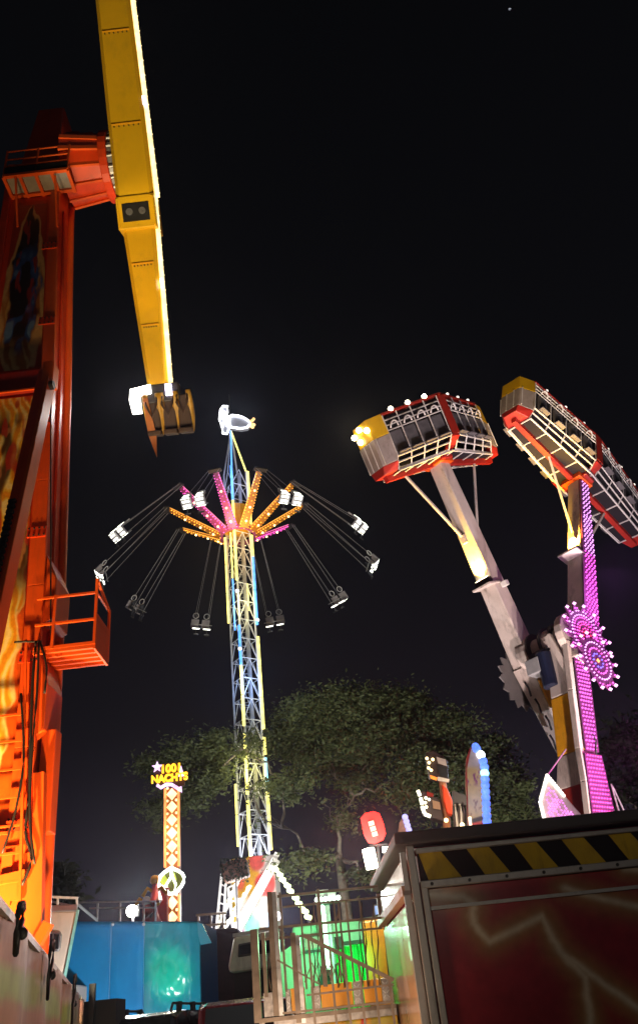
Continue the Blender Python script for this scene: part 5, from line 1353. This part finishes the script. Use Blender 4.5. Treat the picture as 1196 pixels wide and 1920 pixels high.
quadwall([(806, 1453), (820, 1458), (818, 1463), (807, 1459)], LYk - .15, glow('lamp_orange', (1, .25, .02), 1.5), 'orange_lamp', h1, .03)
quadwall([(820, 1456), (842, 1461), (841, 1467), (820, 1463)], LYk - .15, M_pink, 'ledge', h1, .05)
for x, y in ((800, 1422), (804, 1430), (803, 1440), (808, 1444), (811, 1424)): bulb('small_bulb', at(x, y, LYk - .16), .03, G_pw, h1)
h2 = quadwall([(784, 1482), (798, 1484), (826, 1500), (832, 1540), (812, 1534), (794, 1524)], LYk - .1, M_rack, 'lower_box', lr, .3, bevel=.02)
G_tw = glow('tube_cream', (1, .95, .65), 3)
for p, q in (((783, 1482), (787, 1492)), ((788, 1496), (791, 1508)), ((791, 1512), (795, 1524)), ((795, 1526), (807, 1531))): rod('edge_tube', at(*p, LYk - .16), at(*q, LYk - .16), .032, G_tw, h2)
quadwall([(800, 1484), (812, 1488), (812, 1494), (800, 1492)], LYk - .14, M_redd, 'red_label', h2, .02)
quadwall([(810, 1500), (824, 1504), (826, 1518), (812, 1516)], LYk - .14, mat('rack_tan', (.35, .2, .12), .5), 'pane', h2, .02)
for x, y in ((798, 1496), (804, 1499), (797, 1505), (799, 1513)): bulb('small_bulb', at(x, y, LYk - .16), .028, G_tw, h2)
quadwall([(828, 1470), (838, 1478), (848, 1500), (848, 1528), (838, 1524), (831, 1500)], LYk - .2, M_red, 'red_arm', lr, .2, bevel=.02)
quadwall([(848, 1482), (874, 1492), (874, 1510), (850, 1506)], LYk + .3, M_rack, 'cross_arm', lr, .2)
for k in range(5): MB().path([at(846 + k * 5, 1505 + 3 * (k % 2), LYk), at(850 + k * 5, 1525, LYk), at(853 + k * 4, 1550, LYk), at(856 + k * 3, 1575, LYk)], .03, 6).build('hanging_bar', M_pink if k % 2 else M_rack, lr, smooth=True)
bulb('small_bulb', at(866, 1547, LYk - .2), .045, G_pw, lr); bulb('small_bulb', at(836, 1538, LYk - .2), .04, G_pw, lr)
lamp('POINT', at(828, 1500, LYk - 1.2), 14, (1, .7, .5), parent=lr, size=.3)
# small crest sign
cs = thing('crest_sign', 'small blue-edged crest sign peeking over the trailer corner', 'sign', (at(757, 1560, 15.5).x, 15.5, 0))
quadwall([(757, 1529), (763, 1533), (768, 1548), (772, 1600), (742, 1600), (746, 1560), (748, 1542)], 15.5, mat('crest_paint', (.50, .28, .20), .4, var=.4, scale=6), 'crest', cs, .15, bevel=.02)
for k in range(6): bulb('edge_bulb', at(759 + 2.4 * k, 1532 + 8 * k, 15.48), .055, glow('bulb_lavender', (.45, .45, 1), 1.3), cs)
bar('post', at(757, 1600, 15.6), at(757, 1600, 15.6) * V((1, 1, 0)), .1, M_steel, cs)
bl_ = thing('roof_lamp', 'tiny white lamp dome above the trailer roof', 'lamp', (at(947, 1548, 15).x, 15, 0))
bulb('dome', at(947, 1548, 15), .06, G_bwh, bl_); rod('pole', at(947, 1548, 15) * V((1, 1, 0)), at(947, 1550, 15), .03, M_steel, bl_)
# signal lamps: red over white
sg = thing('signal_lamp_mast', 'lamp mast with a red lamp box above a glaring white tube', 'lamp', (at(694, 1640, 14.5).x, 14.5, 0))
GY = 14.5
rod('mast', at(706, 1700, GY + .2) * V((1, 1, 0)), at(706, 1560, GY + .2), .03, M_dark, sg)
rbx = quadwall([(680, 1536), (687, 1529), (700, 1526), (709, 1529), (716, 1546), (719, 1562), (714, 1571), (702, 1577), (692, 1575), (685, 1563)], GY, mat('red_lamp_case', (.30, .02, .02), .4), 'red_lamp', sg, .14, bevel=.03)
quadwall([(676, 1534), (684, 1525), (700, 1521), (711, 1525), (719, 1545), (723, 1563), (718, 1575), (702, 1582), (690, 1580), (682, 1565)], GY - .03, glow('lamp_red', (1, .004, .002), 3.2, True), 'red_lens', rbx, .02)
for k in range(3): quadwall([(690 + k * 3.2, 1541 + k * 10), (700 + k * 3.2, 1538 + k * 10), (702 + k * 3.2, 1546 + k * 10), (692 + k * 3.2, 1549 + k * 10)], GY - .06, glow('lamp_red_core', (1, .30, .22), 3.0), 'lamp_cell', rbx, .02)
MB().tube(at(690, 1592, GY), at(698, 1628, GY), .10, n=12).build('white_tube', glow('tube_white', (1, .95, .78), 14, True), sg, smooth=True)
quadwall([(716, 1588), (727, 1587), (727, 1597), (717, 1598)], GY, glow('lamp_small_white', (1, .92, .8), 5), 'side_lamp', sg, .06)
bar('bracket', at(692, 1586, GY + .12), at(726, 1583, GY + .12), .03, M_dark, sg)
lamp('SPOT', at(698, 1553, GY - .12), 420, (1, .02, .01), CAM, 140, .7, .15, sg)
lamp('SPOT', at(694, 1610, GY - .15), 260, (1, .90, .66), CAM, 140, .7, .15, sg)
lamp('POINT', at(690, 1610, GY - .5), 120, (1, .93, .78), parent=sg, size=.2)
# LED wing sign
wy = 26.0
wg = thing('led_wing_sign', 'pale wing-shaped sign with white bulb border and pink LED rows', 'sign', (at(1050, 1540, wy).x, wy, 0))
wp = [(1025, 1452), (1034, 1464), (1105, 1545), (1110, 1640), (1040, 1640), (1012, 1502)]
quadwall(wp, wy, M_pink, 'panel', wg, .15, bevel=.03)
lb = MB()
def inside(x, y, poly):
    r = False
    for (x0, y0), (x1, y1) in zip(poly, poly[1:] + poly[:1]):
        if (y0 > y) != (y1 > y) and x < (x1 - x0) * (y - y0) / (y1 - y0) + x0: r = not r
    return r
core = [(1027, 1472), (1092, 1546), (1094, 1600), (1046, 1600), (1022, 1504)]
for i in range(40):
    for j in range(24):
        x, y = 1016 + j * 6.0 + (i % 2) * 3.0, 1466 + i * 4.6 + j * 1.2
        if inside(x, y, core) and (i // 2 + j) % 5: lb.octa(at(x, y, wy - .06), .036)
lb.build('led_rows', glow('led_pink_violet', (.95, .25, .9), 1.8), wg, kind='stuff')
for p, q, n_ in (((1025, 1454), (1012, 1502), 11), ((1012, 1504), (1022, 1545), 9), ((1027, 1456), (1060, 1496), 9)):
    for k in range(n_): bulb('border_bulb', at(p[0] + (q[0] - p[0]) * k / n_, p[1] + (q[1] - p[1]) * k / n_, wy - .06), .055, glow('bulb_cream', (1, .92, .8), 2.4), wg)
for px in (1045, 1085): c = at(px, 1600, wy + .2); bar('post', (c.x, c.y, 0), c, .12, M_steel, wg)
lamp('POINT', at(1035, 1510, wy - 1.5), 60, (1, .7, .8), parent=wg, size=.3)
bar('stay_wire', at(1025, 1454, wy), at(1060, 1405, wy + 3), .04, M_steel, wg)
for p, q in (((1145, 1470), (1162, 1530)), ((1148, 1475), (1176, 1535))): rod('stay_wire', at(*p, 31), at(*q, 31), .03, M_steel, duo)
# aircraft light high in the sky
al = thing('aircraft_light', 'faint white point of light high in the night sky', 'aircraft', at(955, 17, 700))
MB().ball(at(955, 17, 700), 1.6, 10, 6, (1.5, 1, .7)).build('fuselage_light', glow('aircraft', (.8, .85, 1), .45), al, smooth=True)
rod('wing_spar', at(945, 18, 700), at(965, 17, 700), .4, mat('aircraft_grey', (.1, .1, .1), .5), al)

# =================================================================== TREES
M_bark = mat('bark', (.15, .125, .10), .9, var=.35, scale=4, bump=.6, bscale=12)
def leafmat(name, col):
    m = mat(name, col, .6, var=.5, scale=.7, spec=.15); t = m.node_tree; b = t.nodes['Principled BSDF']
    out = t.nodes['Material Output']; tr = t.nodes.new('ShaderNodeBsdfTranslucent'); mx = t.nodes.new('ShaderNodeMixShader'); mx.inputs[0].default_value = .35
    src = b.inputs['Base Color'].links[0].from_socket
    t.links.new(src, tr.inputs[0]); t.links.new(b.outputs[0], mx.inputs[1]); t.links.new(tr.outputs[0], mx.inputs[2]); t.links.new(mx.outputs[0], out.inputs[0])
    return m
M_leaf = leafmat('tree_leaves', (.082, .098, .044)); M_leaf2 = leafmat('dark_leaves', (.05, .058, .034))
def tree(name, label, base, blobs, Y, nleaf, lsize, m_, trunk_r, forkz, seed):
    rng = random.Random(seed); t = thing(name, label, 'tree', base); base = V(base)
    fork = V((base.x, base.y, forkz))
    tk = MB(); tk.path([base, base.lerp(fork, .5) + V((.15, .1, 0)), fork], trunk_r, 10, radii=[trunk_r * 1.25, trunk_r, trunk_r * .8])
    br = MB(); lv = []; lf_ = []; joints = [fork]
    total = sum(b[2] * b[3] * b[4] for b in blobs)
    def wob(a, b, n, amp):
        P = []; L = (b - a).length
        for i in range(n + 1):
            f = i / n; w = amp * L * math.sin(f * math.pi)
            P.append(a.lerp(b, f) + V((rng.uniform(-w, w), rng.uniform(-w, w), rng.uniform(-w, w) + .5 * w)))
        return P
    order = sorted(blobs, key=lambda b: (at(b[0], b[1], Y) - fork).length)
    for bl in order:
        px, py, rx, ry, den = bl[:5]
        yy = bl[5] if len(bl) > 5 else Y + (rng.uniform(-3, 3) if len(blobs) > 3 else rng.uniform(-.5, .5))
        c = at(px, py, yy); k = (c - CAM).length / FPX; RX, RZ = rx * k, ry * k
        # grow from the closest joint already grown
        s0 = min(joints, key=lambda q: (q - c).length + .35 * (q - fork).length)
        lev = (s0 - fork).length; r0 = trunk_r * (.46 if lev < .1 else .26)
        P = wob(s0, c, 7, .07); br.path(P, r0, 6, radii=[r0 * (1 - .8 * i / 7) for i in range(8)]); joints += [P[3], P[5], c]
        cls = []
        for i in range(max(6, int(7 * math.sqrt(RX * RZ)))):
            th, ph, rr = rng.uniform(0, 6.283), math.acos(rng.uniform(-1, 1)), rng.uniform(.25, 1.08)
            cc = c + V((RX * rr * math.sin(ph) * math.cos(th), RX * .9 * rr * math.sin(ph) * math.sin(th), RZ * rr * math.cos(ph)))
            cls.append((cc, rng.choice((.4, .6, .85, 1.15)), rng.uniform(.3, 1.6)))
            Q = wob(P[rng.randint(3, 7)], cc, 4, .12); br.path(Q, .05, 4, radii=[r0 * .22, r0 * .16, r0 * .1, r0 * .06, .012])
        n_l = int(nleaf * rx * ry * den / total); cr = .30 * math.sqrt(RX * RZ) + .35
        ws = [q[2] for q in cls]
        for i in range(n_l):
            cc, sc, _ = rng.choices(cls, ws)[0]
            p = cc + V((rng.gauss(0, cr * sc), rng.gauss(0, cr * sc), rng.gauss(0, cr * sc * .55)))
            s_ = lsize * rng.uniform(.5, 1.5)
            a = V((rng.gauss(0, 1), rng.gauss(0, 1), rng.gauss(0, .6))).normalized(); b_ = a.orthogonal().normalized(); b_ = (b_ * math.cos(i) + a.cross(b_) * math.sin(i))
            j = len(lv); lv += [p - a * s_, p + b_ * s_ * .38, p + a * s_, p - b_ * s_ * .38]; lf_.append((j, j + 1, j + 2, j + 3))
    tr_ = tk.build('trunk', M_bark, t, smooth=True); br.build('limbs', M_bark, tr_, smooth=True)
    cb = MB(); cb.v = lv; cb.f = lf_; cb.build('crown', m_, t, kind='stuff')
    return t
big = [(640, 1340, 75, 38, 1.1), (735, 1330, 75, 36, 1.1), (565, 1370, 55, 34, .9), (820, 1380, 65, 40, 1.0), (690, 1390, 90, 40, 1.0), (600, 1415, 70, 32, .65),
       (890, 1420, 55, 32, .9), (940, 1475, 45, 42, 1.0), (830, 1450, 70, 40, .8), (940, 1540, 42, 34, .8), (525, 1395, 35, 26, .45, 58.5), (455, 1402, 45, 20, .15, 52.5),
       (390, 1410, 50, 26, .75, 54), (325, 1430, 42, 30, .6, 54), (400, 1460, 40, 30, .4, 54), (345, 1490, 35, 32, .35, 54), (765, 1465, 60, 32, .35), (680, 1470, 60, 26, .18),
       (530, 1465, 40, 32, .3, 53), (560, 1620, 38, 26, .3, 50), (305, 1520, 24, 38, .16, 54), (870, 1530, 55, 36, .4), (630, 1530, 45, 30, .07), (700, 1640, 40, 22, .25), (470, 1480, 20, 16, .05, 52), (490, 1530, 16, 12, .03, 52)]
tree('plane_tree', 'large spreading tree with a broad grey-green crown around the swing tower mast', (at(640, 1640, 58).x, 58, 0), big, 59, 140000, .145, M_leaf, .40, at(632, 1610, 58).z, 3)
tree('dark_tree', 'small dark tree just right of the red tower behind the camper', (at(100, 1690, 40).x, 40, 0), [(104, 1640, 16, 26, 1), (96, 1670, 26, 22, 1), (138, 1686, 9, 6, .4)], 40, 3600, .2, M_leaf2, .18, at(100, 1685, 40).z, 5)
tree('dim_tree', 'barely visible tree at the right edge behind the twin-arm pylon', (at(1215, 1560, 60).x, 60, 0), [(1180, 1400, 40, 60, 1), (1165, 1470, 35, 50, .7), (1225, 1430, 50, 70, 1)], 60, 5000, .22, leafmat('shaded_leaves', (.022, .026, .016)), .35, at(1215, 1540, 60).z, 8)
floodlight((5.5, 40, .9), (4, 60, 22), 20000, (1, .96, .80), 'added white fill floodlight on the ground pointing up into the large tree', 95)  # added uplight in place of the fair's general light on the crown
floodlight((-9.0, 42, .9), (-12, 56, 17), 6000, (.95, .95, 1), 'added fill floodlight for the tree branches left of the swing tower', 90)  # second added fill lamp for the same tree
# leaf-wrapped brown box on a pole beside the mast
bxn = thing('leafy_box', 'brown box-shaped leafy clump on a stand left of the mast foot', 'planter', (at(442, 1640, 46).x, 46, 0))
c = at(442, 1632, 46); MB().obox(c, (.985, 0, .17), (0, 1, 0), (-.17, 0, .985), .66, .5, .46).build('box', mat('rust_brown', (.16, .07, .04), .7, var=.5, scale=3), bxn, bevel=.1)
lb = MB(); rng = random.Random(4)
for i in range(420):
    a = V((rng.gauss(0, 1), rng.gauss(0, 1), rng.gauss(0, 1))).normalized(); p = c + V((rng.uniform(-.72, .72), rng.choice((-.52, -.5, .4)), rng.uniform(-.55, .55)))
    b_ = a.orthogonal().normalized(); lb.add([p - a * .1, p + b_ * .05, p + a * .1, p - b_ * .05], [(0, 1, 2, 3)])
lb.build('leaves', M_leaf2, bxn, kind='stuff'); bar('stand', (c.x, c.y, 0), c - ZUP * .4, .1, M_steel, bxn)

# =================================================================== ADDED FILL LAMP, unseen behind the viewpoint (panel glints hint at lamps there)
sm = thing('fill_street_lamp', 'added fill lamp on a tall grey pole behind the viewpoint', 'street lamp', (4.2, -5.5, 0))
MB().path([(4.2, -5.5, 0), (4.2, -5.5, 3), (4.2, -5.5, 5.6), (4.0, -5.2, 6.0), (3.6, -4.7, 6.1)], .07, 8).build('pole', M_steel, sm, smooth=True)
MB().obox((3.5, -4.6, 6.08), (.8, -.6, 0), (.6, .8, 0), ZUP, .35, .16, .06).build('lamp_head', M_dark, sm, bevel=.02)
MB().obox((3.5, -4.6, 6.01), (.8, -.6, 0), (.6, .8, 0), ZUP, .3, .12, .01).build('lens', glow('fill_lens', (1, .9, .75), 12), sm)
lamp('POINT', (3.5, -4.6, 5.9), 600, (1, .88, .72), parent=sm, size=.25)


# added spots aimed at the viewpoint so the lamps bloom (each beside its fixture)
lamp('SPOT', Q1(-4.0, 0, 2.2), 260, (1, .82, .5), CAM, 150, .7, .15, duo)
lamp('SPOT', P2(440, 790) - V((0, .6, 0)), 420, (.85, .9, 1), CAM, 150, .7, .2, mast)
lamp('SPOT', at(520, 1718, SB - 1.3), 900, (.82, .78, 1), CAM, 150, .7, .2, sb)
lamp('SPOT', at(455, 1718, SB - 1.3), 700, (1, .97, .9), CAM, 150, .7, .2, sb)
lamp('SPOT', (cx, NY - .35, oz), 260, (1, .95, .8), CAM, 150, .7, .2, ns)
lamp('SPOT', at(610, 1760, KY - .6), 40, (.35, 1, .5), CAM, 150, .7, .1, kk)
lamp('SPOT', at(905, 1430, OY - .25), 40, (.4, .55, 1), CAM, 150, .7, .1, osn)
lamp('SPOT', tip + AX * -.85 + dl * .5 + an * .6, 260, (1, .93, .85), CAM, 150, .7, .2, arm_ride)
# added volume imitating lens bloom round lamps that face the viewpoint
hz_b = MB(); hz_b.box(-60, 60, -20, 110, -1, 62)
hm = bpy.data.materials.new('bloom_air'); hm.use_nodes = True; t = hm.node_tree; t.nodes.remove(t.nodes['Principled BSDF'])
pv = t.nodes.new('ShaderNodeVolumePrincipled'); pv.inputs['Density'].default_value = .0004; pv.inputs['Color'].default_value = (.80, .80, 1.0, 1); pv.inputs['Anisotropy'].default_value = .9
t.links.new(pv.outputs[0], t.nodes['Material Output'].inputs['Volume'])
hz_b.build('bloom_haze', hm, None, kind='stuff')
